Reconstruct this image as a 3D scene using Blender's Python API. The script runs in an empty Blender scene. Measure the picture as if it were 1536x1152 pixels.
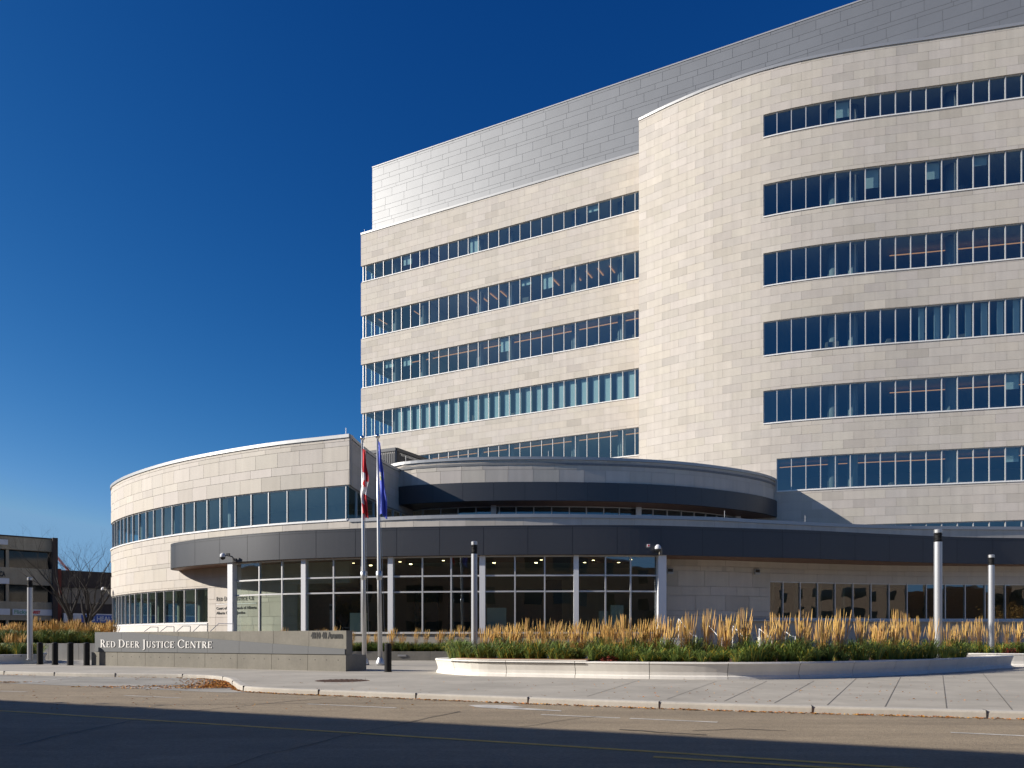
import bpy, bmesh, math, random
from mathutils import Vector, Matrix
random.seed(7)
R = math.radians
sc = bpy.context.scene
COL = sc.collection
# ------------------------------------------------------------------ camera, world, sun, exposure
EZ = 1.03            # eye height above the plaza
FP, HZ, CX = 1152.0, 959.0, 768.0   # measured focal length / horizon / centre of the 1536 px photo
cam = bpy.data.cameras.new('camera'); co = bpy.data.objects.new('camera', cam); COL.objects.link(co)
co.location = (0, 0, EZ); co.rotation_euler = (R(90), 0, 0)
cam.sensor_width = 36; cam.lens = 27.0; cam.shift_y = (HZ-576)/1536; cam.clip_start = .1; cam.clip_end = 3000
sc.camera = co
SUN_EL = 25.5
SUN_AZ = 7.0         # light travels towards +X turned this much towards +Y
w = bpy.data.worlds.new('World'); sc.world = w; w.use_nodes = True
nt = w.node_tree; nt.nodes.clear()
sky = nt.nodes.new('ShaderNodeTexSky'); sky.sky_type = 'NISHITA'; sky.sun_disc = False
sky.sun_elevation = R(SUN_EL); sky.sun_rotation = R(270-SUN_AZ)
sky.altitude = 900; sky.air_density = .8; sky.dust_density = .5; sky.ozone_density = 4.5
bg = nt.nodes.new('ShaderNodeBackground'); bg.inputs[1].default_value = .06
wo = nt.nodes.new('ShaderNodeOutputWorld')
# deeper, polarised-looking blue: a curve per channel on the sky's own colour
sepc = nt.nodes.new('ShaderNodeSeparateColor'); comc = nt.nodes.new('ShaderNodeCombineColor'); nt.links.new(sky.outputs[0], sepc.inputs[0])
for k, (ref, pw, gain, top) in enumerate(((1.315, 2.7, .86, 2.4), (2.78, 1.48, 3.5, 4.8), (1.0, 1.0, 1.42, 7.8))):
    d_ = nt.nodes.new('ShaderNodeMath'); d_.operation = 'DIVIDE'; d_.inputs[1].default_value = ref
    p_ = nt.nodes.new('ShaderNodeMath'); p_.operation = 'POWER'; p_.inputs[1].default_value = pw
    g_ = nt.nodes.new('ShaderNodeMath'); g_.operation = 'MULTIPLY'; g_.inputs[1].default_value = gain
    m_ = nt.nodes.new('ShaderNodeMath'); m_.operation = 'MINIMUM'; m_.inputs[1].default_value = top
    nt.links.new(sepc.outputs[k], d_.inputs[0]); nt.links.new(d_.outputs[0], p_.inputs[0]); nt.links.new(p_.outputs[0], g_.inputs[0]); nt.links.new(g_.outputs[0], m_.inputs[0]); nt.links.new(m_.outputs[0], comc.inputs[k])
nt.links.new(comc.outputs[0], bg.inputs[0]); nt.links.new(bg.outputs[0], wo.inputs[0])
sl = bpy.data.lights.new('sun', 'SUN'); sl.energy = 5.0; sl.angle = R(.5); sl.color = (1, .93, .83)
so = bpy.data.objects.new('sun', sl); COL.objects.link(so)
ld = Vector((math.cos(R(SUN_EL))*math.cos(R(SUN_AZ)), math.cos(R(SUN_EL))*math.sin(R(SUN_AZ)), -math.sin(R(SUN_EL))))
so.rotation_euler = ld.to_track_quat('-Z', 'Y').to_euler()
sc.view_settings.view_transform = 'Standard'; sc.view_settings.look = 'None'
sc.view_settings.exposure = .38; sc.view_settings.gamma = 1
sc.render.engine = 'CYCLES'
sc.cycles.use_denoising = True
sc.cycles.max_bounces = 8; sc.cycles.transparent_max_bounces = 12; sc.cycles.diffuse_bounces = 4
sc.cycles.caustics_reflective = False; sc.cycles.caustics_refractive = False

# ------------------------------------------------------------------ materials
def mat(name, col, rough=.7, metal=0., noise=0., nscale=5., bump=0., bscale=40., emit=None, estr=0., tone=False, spec=.5, streak=0.):
    m = bpy.data.materials.new(name); m.use_nodes = True
    n = m.node_tree.nodes; l = m.node_tree.links
    p = n['Principled BSDF']
    p.inputs['Roughness'].default_value = rough; p.inputs['Metallic'].default_value = metal
    p.inputs['Specular IOR Level'].default_value = spec
    rgb = n.new('ShaderNodeRGB'); rgb.outputs[0].default_value = (*col, 1)
    cur = rgb.outputs[0]
    tc = n.new('ShaderNodeTexCoord')
    def mul(a, b):
        x = n.new('ShaderNodeMix'); x.data_type = 'RGBA'; x.blend_type = 'MULTIPLY'; x.inputs[0].default_value = 1
        l.new(a, x.inputs[6]); l.new(b, x.inputs[7]); return x.outputs[2]
    def nz(scale, lo, hi, stretch=None, detail=6):
        t = n.new('ShaderNodeTexNoise'); t.inputs['Scale'].default_value = scale; t.inputs['Detail'].default_value = detail
        src = tc.outputs['Object']
        if stretch:
            mp = n.new('ShaderNodeMapping'); mp.inputs['Scale'].default_value = stretch; l.new(src, mp.inputs[0]); src = mp.outputs[0]
        l.new(src, t.inputs[0])
        r = n.new('ShaderNodeMapRange'); r.inputs[1].default_value = .3; r.inputs[2].default_value = .7
        r.inputs[3].default_value = lo; r.inputs[4].default_value = hi; l.new(t.outputs[0], r.inputs[0]); return r.outputs[0]
    if noise:
        cur = mul(cur, nz(nscale, 1-noise, 1+noise))
        cur = mul(cur, nz(nscale*9, 1-noise*.6, 1+noise*.6))
    if streak: cur = mul(cur, nz(1, 1-streak, 1+streak, (3., 3., .15)))
    if tone:
        a = n.new('ShaderNodeAttribute'); a.attribute_name = 'tone'; cur = mul(cur, a.outputs[0])
    l.new(cur, p.inputs['Base Color'])
    if bump:
        t = n.new('ShaderNodeTexNoise'); t.inputs['Scale'].default_value = bscale; t.inputs['Detail'].default_value = 5
        l.new(tc.outputs['Object'], t.inputs[0])
        b = n.new('ShaderNodeBump'); b.inputs['Strength'].default_value = bump; b.inputs['Distance'].default_value = .02
        l.new(t.outputs[0], b.inputs['Height']); l.new(b.outputs[0], p.inputs['Normal'])
    if emit:
        p.inputs['Emission Color'].default_value = (*emit, 1); p.inputs['Emission Strength'].default_value = estr
    return m
def glass(name, tint, gcol, base, rough=.0, power=4.):
    m = bpy.data.materials.new(name); m.use_nodes = True
    n = m.node_tree.nodes; l = m.node_tree.links; n.clear()
    o = n.new('ShaderNodeOutputMaterial'); mx = n.new('ShaderNodeMixShader')
    t = n.new('ShaderNodeBsdfTransparent'); t.inputs[0].default_value = (*tint, 1)
    g = n.new('ShaderNodeBsdfGlossy'); g.inputs[0].default_value = (*gcol, 1); g.inputs['Roughness'].default_value = rough
    lw = n.new('ShaderNodeLayerWeight'); lw.inputs[0].default_value = .5
    pw = n.new('ShaderNodeMath'); pw.operation = 'POWER'; pw.inputs[1].default_value = power
    ma = n.new('ShaderNodeMath'); ma.operation = 'MULTIPLY_ADD'; ma.inputs[1].default_value = 1-base; ma.inputs[2].default_value = base
    l.new(lw.outputs['Facing'], pw.inputs[0]); l.new(pw.outputs[0], ma.inputs[0]); l.new(ma.outputs[0], mx.inputs[0])
    l.new(t.outputs[0], mx.inputs[1]); l.new(g.outputs[0], mx.inputs[2]); l.new(mx.outputs[0], o.inputs[0])
    # faint waviness of the panes
    tc = n.new('ShaderNodeTexCoord'); ns = n.new('ShaderNodeTexNoise'); ns.inputs['Scale'].default_value = .9; ns.inputs['Detail'].default_value = 1
    b = n.new('ShaderNodeBump'); b.inputs['Strength'].default_value = .06; b.inputs['Distance'].default_value = .05
    l.new(tc.outputs['Object'], ns.inputs[0]); l.new(ns.outputs[0], b.inputs['Height']); l.new(b.outputs[0], g.inputs['Normal'])
    return m
M = {}
M['stone'] = mat('limestone', (.555, .505, .445), .75, noise=.03, nscale=1.2, tone=True, streak=.05, bump=.05, bscale=30)
M['joint'] = mat('stone_joint', (.47, .425, .37), .9)
M['zinc'] = mat('zinc_panel', (.25, .255, .262), .52, .72, bump=.08, bscale=.8, tone=True, noise=.03, nscale=.6)
M['zincjoint'] = mat('zinc_joint', (.15, .15, .155), .7)
M['charcoal'] = mat('charcoal_panel', (.062, .064, .072), .42, .25, tone=True, noise=.02, bump=.10, bscale=.9)
M['charjoint'] = mat('charcoal_joint', (.03, .03, .033), .6)
M['coping'] = mat('metal_coping', (.42, .42, .42), .45, .4)
M['alu'] = mat('aluminium', (.62, .61, .60), .4, .3)
M['sill'] = mat('white_sill', (.85, .84, .82), .5)
M['whitecol'] = mat('white_painted_column', (.75, .75, .76), .45)
M['towerglass'] = glass('tinted_glass', (.62, .76, .78), (.60, .74, .82), .22)
M['podglass'] = glass('clear_glass', (.66, .78, .72), (.8, .88, .95), .19)
M['room'] = mat('room_plaster', (.42, .42, .40), .9)
M['roomfloor'] = mat('room_carpet', (.12, .13, .15), .95)
M['ceil'] = mat('ceiling_tile', (.55, .54, .5), .9)
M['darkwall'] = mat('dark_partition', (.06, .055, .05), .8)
M['soffit'] = mat('wood_soffit', (.20, .105, .065), .55, streak=.15)
M['roof'] = mat('roof_membrane', (.22, .22, .22), .9, noise=.1)
M['blind'] = mat('roller_blind', (.74, .82, .78), .9)
M['lampstrip'] = mat('lit_tube', (.9, .6, .35), .5, emit=(1, .42, .15), estr=.55)
M['downlight'] = mat('downlight_lens', (1, .9, .7), .5, emit=(1, .75, .4), estr=7)
M['asphalt'] = mat('asphalt', (.30, .238, .162), .9, noise=.11, nscale=.5, bump=.6, bscale=60)
def wear(m, ang, sc_, lo, hi, s2=(1, 1, 1), seed=0.):
    n = m.node_tree.nodes; l = m.node_tree.links; p = n['Principled BSDF']; src = p.inputs['Base Color'].links[0].from_socket
    tc = n.new('ShaderNodeTexCoord'); mp = n.new('ShaderNodeMapping'); mp.inputs['Rotation'].default_value = (0, 0, ang); mp.inputs['Scale'].default_value = sc_; mp.inputs['Location'].default_value = (seed, seed, 0)
    mp.vector_type = 'TEXTURE' if False else 'POINT'
    t = n.new('ShaderNodeTexNoise'); t.inputs['Scale'].default_value = 1; t.inputs['Detail'].default_value = 7; t.inputs['Roughness'].default_value = .65
    rr = n.new('ShaderNodeMapRange'); rr.inputs[1].default_value = .36; rr.inputs[2].default_value = .64; rr.inputs[3].default_value = lo; rr.inputs[4].default_value = hi
    mx = n.new('ShaderNodeMix'); mx.data_type = 'RGBA'; mx.blend_type = 'MULTIPLY'; mx.inputs[0].default_value = 1
    l.new(tc.outputs['Object'], mp.inputs[0]); l.new(mp.outputs[0], t.inputs[0]); l.new(t.outputs[0], rr.inputs[0]); l.new(src, mx.inputs[6]); l.new(rr.outputs[0], mx.inputs[7]); l.new(mx.outputs[2], p.inputs['Base Color'])
wear(M['asphalt'], R(24.6), (.06, 1.6, 1), .90, 1.08); wear(M['asphalt'], R(24.6), (.35, 3.5, 1), .92, 1.06, seed=3.); wear(M['asphalt'], 0, (25, 25, 25), .82, 1.18, seed=1.)
M['sidewalk'] = mat('sidewalk_concrete', (.42, .385, .325), .85, noise=.06, nscale=.5, bump=.1, bscale=60)
wear(M['sidewalk'], 0, (.5, .5, 1), .90, 1.06); wear(M['sidewalk'], 0, (3, 3, 1), .95, 1.04, seed=5.)
M['kerb'] = mat('kerb_concrete', (.45, .42, .37), .85, noise=.08, nscale=1.5, bump=.15)
M['bay'] = mat('worn_bay_concrete', (.33, .31, .27), .85, noise=.14, nscale=.9, bump=.2)
M['softjoint'] = mat('sawn_joint', (.17, .155, .13), .9)
M['gap'] = mat('dark_gap', (.05, .045, .04), .9)
M['paintw'] = mat('road_paint_white', (.55, .52, .47), .7, noise=.25, nscale=2.5)
M['painty'] = mat('road_paint_yellow', (.85, .48, .09), .7, noise=.15, nscale=2.5)
M['darkline'] = mat('sealant_and_dark_line', (.07, .062, .052), .6)
M['precast'] = mat('white_precast', (.74, .705, .645), .7, noise=.035, nscale=1.2, streak=.04)
M['castconc'] = mat('cast_concrete', (.215, .20, .168), .85, noise=.10, nscale=1.3, bump=.15, bscale=25, streak=.06)
wear(M['bay'], R(24.6), (.3, 1.4, 1), .8, 1.15, seed=2.)
M['signmetal'] = mat('sign_metal', (.125, .13, .136), .6, .2, noise=.02)
M['letterw'] = mat('white_letter', (.86, .84, .80), .5)
M['letterb'] = mat('black_letter', (.02, .02, .02), .5)
M['black'] = mat('black_rubber_sleeve', (.010, .010, .011), .62, spec=.25)
M['steel'] = mat('brushed_steel', (.55, .55, .55), .38, .75)
M['lamp'] = mat('lamp_aluminium', (.52, .53, .55), .38, .6)
M['chrome'] = mat('polished_ball', (.7, .7, .7), .15, 1.)
M['wood'] = mat('bench_wood', (.30, .16, .08), .6, streak=.2)
M['mulch'] = mat('bark_mulch', (.10, .05, .03), .95, noise=.4, nscale=8, bump=.8, bscale=30)
M['reed'] = mat('reed_plume', (.66, .42, .14), .8, tone=True)
M['reedstem'] = mat('reed_stem', (.46, .26, .07), .8, tone=True)
M['green'] = mat('grass_blade', (.115, .175, .03), .6, tone=True)
M['redleaf'] = mat('red_foliage', (.22, .035, .02), .7, tone=True)
M['leaf'] = mat('dry_leaf', (.55, .26, .055), .8, tone=True)
M['bark'] = mat('bark', (.022, .018, .016), .9)
M['tanconc'] = mat('tan_exposed_concrete', (.36, .31, .225), .9, noise=.12, nscale=.8, bump=.3, streak=.08)
M['brownside'] = mat('brown_cladding', (.045, .033, .030), .8, streak=.1)
M['darkglass'] = mat('dark_shop_glass', (.010, .012, .014), .06)
M['shopwall'] = mat('shop_render', (.24, .21, .17), .9, noise=.08)
M['redpost'] = mat('red_brick_pier', (.16, .04, .03), .85)
M['signwhite'] = mat('sign_face_white', (.62, .63, .66), .5)
M['signblue'] = mat('sign_face_blue', (.02, .09, .40), .5)
M['textred'] = mat('red_letter', (.6, .03, .03), .5)
M['textgreen'] = mat('green_letter', (.12, .35, .22), .5)
M['crane'] = mat('crane_paint', (.55, .12, .05), .5)
M['flagred'] = mat('flag_red', (.62, .02, .03), .75)
M['flagwhite'] = mat('flag_white', (.75, .73, .72), .75)
M['flagblue'] = mat('flag_blue', (.10, .14, .60), .75)
M['flagyellow'] = mat('flag_gold', (.7, .5, .1), .75)
M['brick'] = mat('brown_brick', (.42, .25, .14), .9, noise=.15, nscale=3)
M['darkbrick'] = mat('dark_brick', (.15, .105, .075), .9, noise=.2, nscale=3)
M['yellowleaf'] = mat('autumn_leaf', (.45, .24, .05), .8, tone=True)

# ------------------------------------------------------------------ object helpers
def link(o, parent=None):
    COL.objects.link(o)
    if parent is not None: o.parent = parent
    return o
def empty(name, label, cat, loc=(0, 0, 0), rz=0, group=None):
    o = bpy.data.objects.new(name, None); o.location = loc; o.rotation_euler = (0, 0, rz); link(o)
    o.empty_display_size = .3
    o['label'] = label; o['category'] = cat
    if group: o['group'] = group
    return o
def tag(o, label=None, cat=None, group=None, kind=None):
    if label: o['label'] = label
    if cat: o['category'] = cat
    if group: o['group'] = group
    if kind: o['kind'] = kind
    return o
class MB:
    def __init__(s): s.v = []; s.f = []; s.m = []; s.t = []
    def quad(s, pts, mi=0, tone=1.):
        b = len(s.v); s.v += [tuple(p) for p in pts]; s.f.append(tuple(range(b, b+len(pts)))); s.m.append(mi); s.t.append(tone)
    def box(s, c, sz, rz=0, mi=0, tone=1., M4=None):
        hx, hy, hz = sz[0]/2, sz[1]/2, sz[2]/2; ca, sa = math.cos(rz), math.sin(rz)
        b = len(s.v)
        for x, y, z in ((-1,-1,-1),(1,-1,-1),(1,1,-1),(-1,1,-1),(-1,-1,1),(1,-1,1),(1,1,1),(-1,1,1)):
            px, py, pz = x*hx, y*hy, z*hz
            p = (c[0]+px*ca-py*sa, c[1]+px*sa+py*ca, c[2]+pz)
            s.v.append(tuple(M4 @ Vector(p)) if M4 else p)
        for f in ((0,3,2,1),(4,5,6,7),(0,1,5,4),(1,2,6,5),(2,3,7,6),(3,0,4,7)):
            s.f.append(tuple(b+i for i in f)); s.m.append(mi); s.t.append(tone)
    def bar(s, a, b_, wd, dp, mi=0):      # box between two points, wd x dp section
        a = Vector(a); c = Vector(b_); d = c-a; L = d.length
        if L < 1e-6: return
        q = d.to_track_quat('Z', 'Y').to_matrix().to_4x4(); T = Matrix.Translation(a) @ q
        s.box((0, 0, L/2), (wd, dp, L), 0, mi, 1., T)
    def tube(s, pts, rad, n=8, mi=0, caps=True, tone=1.):
        pts = [Vector(p) for p in pts]
        rads = rad if isinstance(rad, (list, tuple)) else [rad]*len(pts)
        b0 = len(s.v)
        for i, p in enumerate(pts):
            d = (pts[min(i+1, len(pts)-1)]-pts[max(i-1, 0)]).normalized()
            up = Vector((0, 0, 1)) if abs(d.z) < .95 else Vector((1, 0, 0))
            x = d.cross(up).normalized(); y = d.cross(x)
            for k in range(n):
                a = 2*math.pi*k/n
                s.v.append(tuple(p+x*math.cos(a)*rads[i]+y*math.sin(a)*rads[i]))
        for i in range(len(pts)-1):
            for k in range(n):
                s.f.append((b0+i*n+k, b0+i*n+(k+1) % n, b0+(i+1)*n+(k+1) % n, b0+(i+1)*n+k)); s.m.append(mi); s.t.append(tone)
        if caps:
            s.f.append(tuple(b0+k for k in range(n))); s.m.append(mi); s.t.append(tone)
            s.f.append(tuple(b0+(len(pts)-1)*n+k for k in range(n))); s.m.append(mi); s.t.append(tone)
    def lathe(s, c, prof, n=20, mi=0):
        b0 = len(s.v)
        for r, z in prof:
            for k in range(n):
                a = 2*math.pi*k/n; s.v.append((c[0]+r*math.cos(a), c[1]+r*math.sin(a), c[2]+z))
        for i in range(len(prof)-1):
            for k in range(n):
                s.f.append((b0+i*n+k, b0+i*n+(k+1) % n, b0+(i+1)*n+(k+1) % n, b0+(i+1)*n+k)); s.m.append(mi); s.t.append(1.)
    def prism(s, pts, z0, z1, mi=0):
        b0 = len(s.v); n = len(pts)
        for z in (z0, z1):
            for p in pts: s.v.append((p[0], p[1], z))
        s.f.append(tuple(b0+i for i in range(n))[::-1]); s.m.append(mi); s.t.append(1.)
        s.f.append(tuple(b0+n+i for i in range(n))); s.m.append(mi); s.t.append(1.)
        for i in range(n):
            j = (i+1) % n
            s.f.append((b0+i, b0+j, b0+n+j, b0+n+i)); s.m.append(mi); s.t.append(1.)
    def build(s, name, mats, parent=None, smooth=False, recalc=True):
        me = bpy.data.meshes.new(name); me.from_pydata(s.v, [], s.f)
        if not isinstance(mats, (list, tuple)): mats = [mats]
        for m_ in mats: me.materials.append(m_)
        me.polygons.foreach_set('material_index', s.m)
        if any(len(f) > 4 for f in s.f) or recalc:
            bm = bmesh.new(); bm.from_mesh(me)
            ly = bm.faces.layers.float.new('tmp_tone')
            bm.faces.ensure_lookup_table()
            for i, f in enumerate(bm.faces): f[ly] = s.t[i]
            big = [f for f in bm.faces if len(f.verts) > 4]
            if big: bmesh.ops.triangulate(bm, faces=big)
            if recalc: bmesh.ops.recalc_face_normals(bm, faces=bm.faces)
            tones = [f[ly] for f in bm.faces]; bm.faces.layers.float.remove(ly)
            bm.to_mesh(me); bm.free()
        else: tones = s.t
        at = me.color_attributes.new('tone', 'FLOAT_COLOR', 'CORNER')
        buf = []
        for p, t in zip(me.polygons, tones):
            c = t if isinstance(t, tuple) else (t, t, t)
            buf += [c[0], c[1], c[2], 1.]*p.loop_total
        at.data.foreach_set('color', buf)
        if smooth: me.polygons.foreach_set('use_smooth', [True]*len(me.polygons))
        me.update()
        return link(bpy.data.objects.new(name, me), parent)

class Path:
    def __init__(s, pts, smooth=True, sub=12):
        P = [Vector(p) for p in pts]
        if smooth and len(P) > 2:
            D = []
            ext = [P[0]*2-P[1]]+P+[P[-1]*2-P[-2]]
            for i in range(1, len(ext)-2):
                a, b, c, d = ext[i-1:i+3]
                ta = max((b-a).length, 1e-4)**.5; tb = max((c-b).length, 1e-4)**.5; tc_ = max((d-c).length, 1e-4)**.5
                m1 = (c-b+tb*((b-a)/ta-(c-a)/(ta+tb))); m2 = (c-b+tb*((d-c)/tc_-(d-b)/(tb+tc_)))
                for k in range(sub):
                    t = k/sub; t2 = t*t; t3 = t2*t
                    D.append((2*t3-3*t2+1)*b+(t3-2*t2+t)*m1+(-2*t3+3*t2)*c+(t3-t2)*m2)
            D.append(P[-1])
        else: D = P
        s.p = D; s.c = [0.]
        for i in range(1, len(D)): s.c.append(s.c[-1]+(D[i]-D[i-1]).length)
        s.L = s.c[-1]
    def seg(s, u):
        if u <= 0: return 0
        if u >= s.L: return len(s.p)-2
        lo, hi = 0, len(s.c)-1
        while hi-lo > 1:
            m = (lo+hi)//2
            if s.c[m] <= u: lo = m
            else: hi = m
        return lo
    def pt(s, u):
        i = s.seg(u); t = (u-s.c[i])/max(s.c[i+1]-s.c[i], 1e-9)
        return s.p[i].lerp(s.p[i+1], t)
    def tan(s, u):
        a = s.pt(max(u-.15, 0)) if u > .15 else s.pt(0); b = s.pt(min(u+.15, s.L))
        return (b-a).normalized()
    def nrm(s, u): t = s.tan(u); return Vector((t.y, -t.x))
    def off(s, u, o):
        return s.pt(u)+s.nrm(u)*o
    def s_at(s, px, o=0.):      # station seen at photo column px
        if not hasattr(s, 'tab'): s.tab = {}
        if o not in s.tab:
            N = 900; s.tab[o] = []
            for i in range(N+1):
                u = s.L*i/N; p = s.off(u, o)
                if p.y > 0: s.tab[o].append((CX+FP*p.x/p.y, u))
        T = s.tab[o]; hits = []
        for j in range(len(T)-1):
            if (T[j][0]-px)*(T[j+1][0]-px) <= 0 and T[j][0] != T[j+1][0]:
                u = T[j][1]+(T[j+1][1]-T[j][1])*(px-T[j][0])/(T[j+1][0]-T[j][0]); hits.append((s.off(u, o).y, u))
        if hits: return min(hits)[1]
        return min(T, key=lambda t: abs(t[0]-px))[1]
    def offset(s, o, step=.5):
        n = max(2, int(s.L/step)); return Path([s.off(s.L*i/n, o) for i in range(n+1)], False)
def stations(s0, s1, step):
    n = max(1, int(round((s1-s0)/step))); return [s0+(s1-s0)*i/n for i in range(n+1)]
def sweep(mb, path, s0, s1, prof, step=.6, closed=True, caps=True, mi=0):
    st = stations(s0, s1, step); n = len(prof); b0 = len(mb.v)
    for u in st:
        p = path.pt(u); nr = path.nrm(u)
        for o, z in prof: mb.v.append((p.x+nr.x*o, p.y+nr.y*o, z))
    for i in range(len(st)-1):
        for k in range(n if closed else n-1):
            j = (k+1) % n
            mb.f.append((b0+i*n+k, b0+i*n+j, b0+(i+1)*n+j, b0+(i+1)*n+k)); mb.m.append(mi); mb.t.append(1.)
    if caps and closed:
        mb.f.append(tuple(b0+k for k in range(n))); mb.m.append(mi); mb.t.append(1.)
        mb.f.append(tuple(b0+(len(st)-1)*n+k for k in range(n))); mb.m.append(mi); mb.t.append(1.)
def rect(o0, o1, z0, z1): return [(o0, z0), (o1, z0), (o1, z1), (o0, z1)]
def stone_tone():
    r = random.random()
    v = random.gauss(1, .018)
    if r < .12: v *= random.uniform(.87, .95)
    elif r < .25: v *= random.uniform(1.03, 1.07)
    return (v*random.uniform(.995, 1.01), v, v*random.uniform(.965, 1.02))
def metal_tone():
    v = random.gauss(1, .018); return (v, v, v)
def panels(mb, path, s0, s1, z0, z1, courses, wd, off=0., zref=0., joint=.014, tone=stone_tone, mi=0, wjit=.0, seed=0, holes=()):
    """one flat slab per stone, clipped to the band z0..z1; courses repeat upwards from zref"""
    rs = random.Random(seed); per = sum(courses)
    z = zref+math.floor((z0-zref)/per)*per; k = 0; row = int(math.floor((z0-zref)/per))*len(courses)
    while z < z1:
        h = courses[k % len(courses)]; a, b = max(z, z0), min(z+h, z1)
        if b-a > .03:
            ww = wd*(1.0 if h > .35 or len(courses) == 1 else 1.35)
            u = (s0-((row+k) % 2)*ww*.5-rs.uniform(0, ww)) if wjit else (math.floor(s0/ww)*ww-((row+k) % 2)*ww*.5)
            while u < s1:
                wdt = ww*(1+rs.uniform(-wjit, wjit)); c, d = max(u, s0), min(u+wdt, s1); u += wdt
                if d-c < .05: continue
                tn = tone(); cells = [(c+joint/2, d-joint/2, a+joint/2, b-joint/2)]
                for hs0, hs1, hz0, hz1 in holes:
                    nx = []
                    for c0, d0, a0, b0_ in cells:
                        if d0 <= hs0 or c0 >= hs1 or b0_ <= hz0 or a0 >= hz1: nx.append((c0, d0, a0, b0_)); continue
                        if a0 < hz0: nx.append((c0, d0, a0, hz0))
                        if b0_ > hz1: nx.append((c0, d0, hz1, b0_))
                        zl, zh = max(a0, hz0), min(b0_, hz1)
                        if c0 < hs0: nx.append((c0, hs0, zl, zh))
                        if d0 > hs1: nx.append((hs1, d0, zl, zh))
                    cells = nx
                for c0, d0, a0, b0_ in cells:
                    if d0-c0 < .02 or b0_-a0 < .012: continue
                    ns = max(1, int(round((d0-c0)/1.4)))
                    for q in range(ns):
                        pa = path.off(c0+(d0-c0)*q/ns, off); pb = path.off(c0+(d0-c0)*(q+1)/ns, off)
                        mb.quad([(pa.x, pa.y, a0), (pb.x, pb.y, a0), (pb.x, pb.y, b0_), (pa.x, pa.y, b0_)], mi, tn)
        z += h; k += 1
def text_geo(mb, body, size, origin, right, up=(0, 0, 1), depth=.02, bold=0., mi=0, width=None):
    cu = bpy.data.curves.new('t', 'FONT'); cu.body = body; cu.size = size; cu.extrude = depth/2; cu.offset = bold
    cu.resolution_u = 3
    o = bpy.data.objects.new('t', cu); COL.objects.link(o); bpy.context.view_layer.update()
    me = bpy.data.meshes.new_from_object(o.evaluated_get(bpy.context.evaluated_depsgraph_get()))
    rt = Vector(right).normalized(); upv = Vector(up); nr = rt.cross(upv); b0 = len(mb.v); og = Vector(origin)
    xs = [v.co.x for v in me.vertices]; k = 1.
    if width and xs: k = width/(max(xs)-min(xs))
    for v in me.vertices: mb.v.append(tuple(og+rt*v.co.x*k+upv*v.co.y+nr*(v.co.z+depth/2)))
    for p in me.polygons:
        mb.f.append(tuple(b0+i for i in p.vertices)); mb.m.append(mi); mb.t.append(1.)
    bpy.data.objects.remove(o); bpy.data.curves.remove(cu); bpy.data.meshes.remove(me)
# serif capitals, drawn as strokes in a unit cap height
TH, TN = .135, .06
def _arc(cx, cz, rx, rz, a0, a1, n=10, thick=TH, thin=TN):
    out = []; pr = None
    for i in range(n+1):
        a = R(a0+(a1-a0)*i/n); wd = thin+(thick-thin)*abs(math.cos(a))
        o_ = (cx+(rx)*math.cos(a), cz+rz*math.sin(a)); i_ = (cx+(rx-wd)*math.cos(a), cz+(rz-(thin+(wd-thin)*.3))*math.sin(a))
        if pr: out.append([pr[0], o_, i_, pr[1]])
        pr = (o_, i_)
    return out
def _v(x, z0=0., z1=1., wd=TH): return [[(x, z0), (x+wd, z0), (x+wd, z1), (x, z1)]]
def _h(x0, x1, z, t=TN): return [[(x0, z), (x1, z), (x1, z+t), (x0, z+t)]]
def _sf(x, z, wd=TH): return [[(x-.08, z), (x+wd+.08, z), (x+wd+.08, z+.045), (x-.08, z+.045)]]
def _d(x0, z0, x1, z1, wd): return [[(x0, z0), (x0+wd, z0), (x1+wd, z1), (x1, z1)]]
GL = {
 'R': (_v(.1)+_sf(.1, 0)+_sf(.1, .955)+_arc(.3, .74, .3, .26, -90, 90)+_h(.2, .32, .93)+_h(.2, .32, .48)+_d(.52, 0, .28, .5, .17)+_h(.5, .78, 0, .045), .74),
 'E': (_v(.1)+_sf(.1, 0)+_h(.1, .58, .93)+_h(.1, .6, 0)+_h(.2, .5, .48)+_v(.53, .8, 1, .05)+_v(.56, 0, .2, .05)+_v(.46, .4, .6, .045), .66),
 'D': (_v(.1)+_h(.02, .4, 0)+_h(.02, .4, .93)+_arc(.36, .5, .44, .5, -90, 90, 14), .86),
 'J': (_v(.16, -.08, 1)+_sf(.16, .955)+_arc(.08, -.08, .235, .22, -100, 0, 6), .42),
 'U': (_v(.1, .3, 1)+_sf(.1, .955)+_arc(.39, .32, .29, .33, 180, 360, 14)+_v(.61, .3, 1, TN)+_sf(.61, .955, TN), .80),
 'S': (_arc(.3, .74, .22, .26, 30, 270, 12, .13)+_arc(.3, .26, .24, .275, -150, 90, 12, .13)+_v(.47, .72, .93, .045)+_v(.06, .06, .28, .045), .60),
 'T': (_v(.26)+_sf(.26, 0)+_h(.0, .67, .93)+_v(0, .77, 1, .045)+_v(.625, .77, 1, .045), .68),
 'I': (_v(.1)+_sf(.1, 0)+_sf(.1, .955), .36),
 'C': (_arc(.47, .5, .42, .51, 40, 320, 18)+_v(.76, .68, .93, .045), .82),
 'N': (_v(.1, 0, 1, TN)+_sf(.1, 0, TN)+_d(.64, 0, .08, 1, .16)+_v(.70, 0, 1, TN)+_sf(.70, .955, TN), .86),
}
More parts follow.
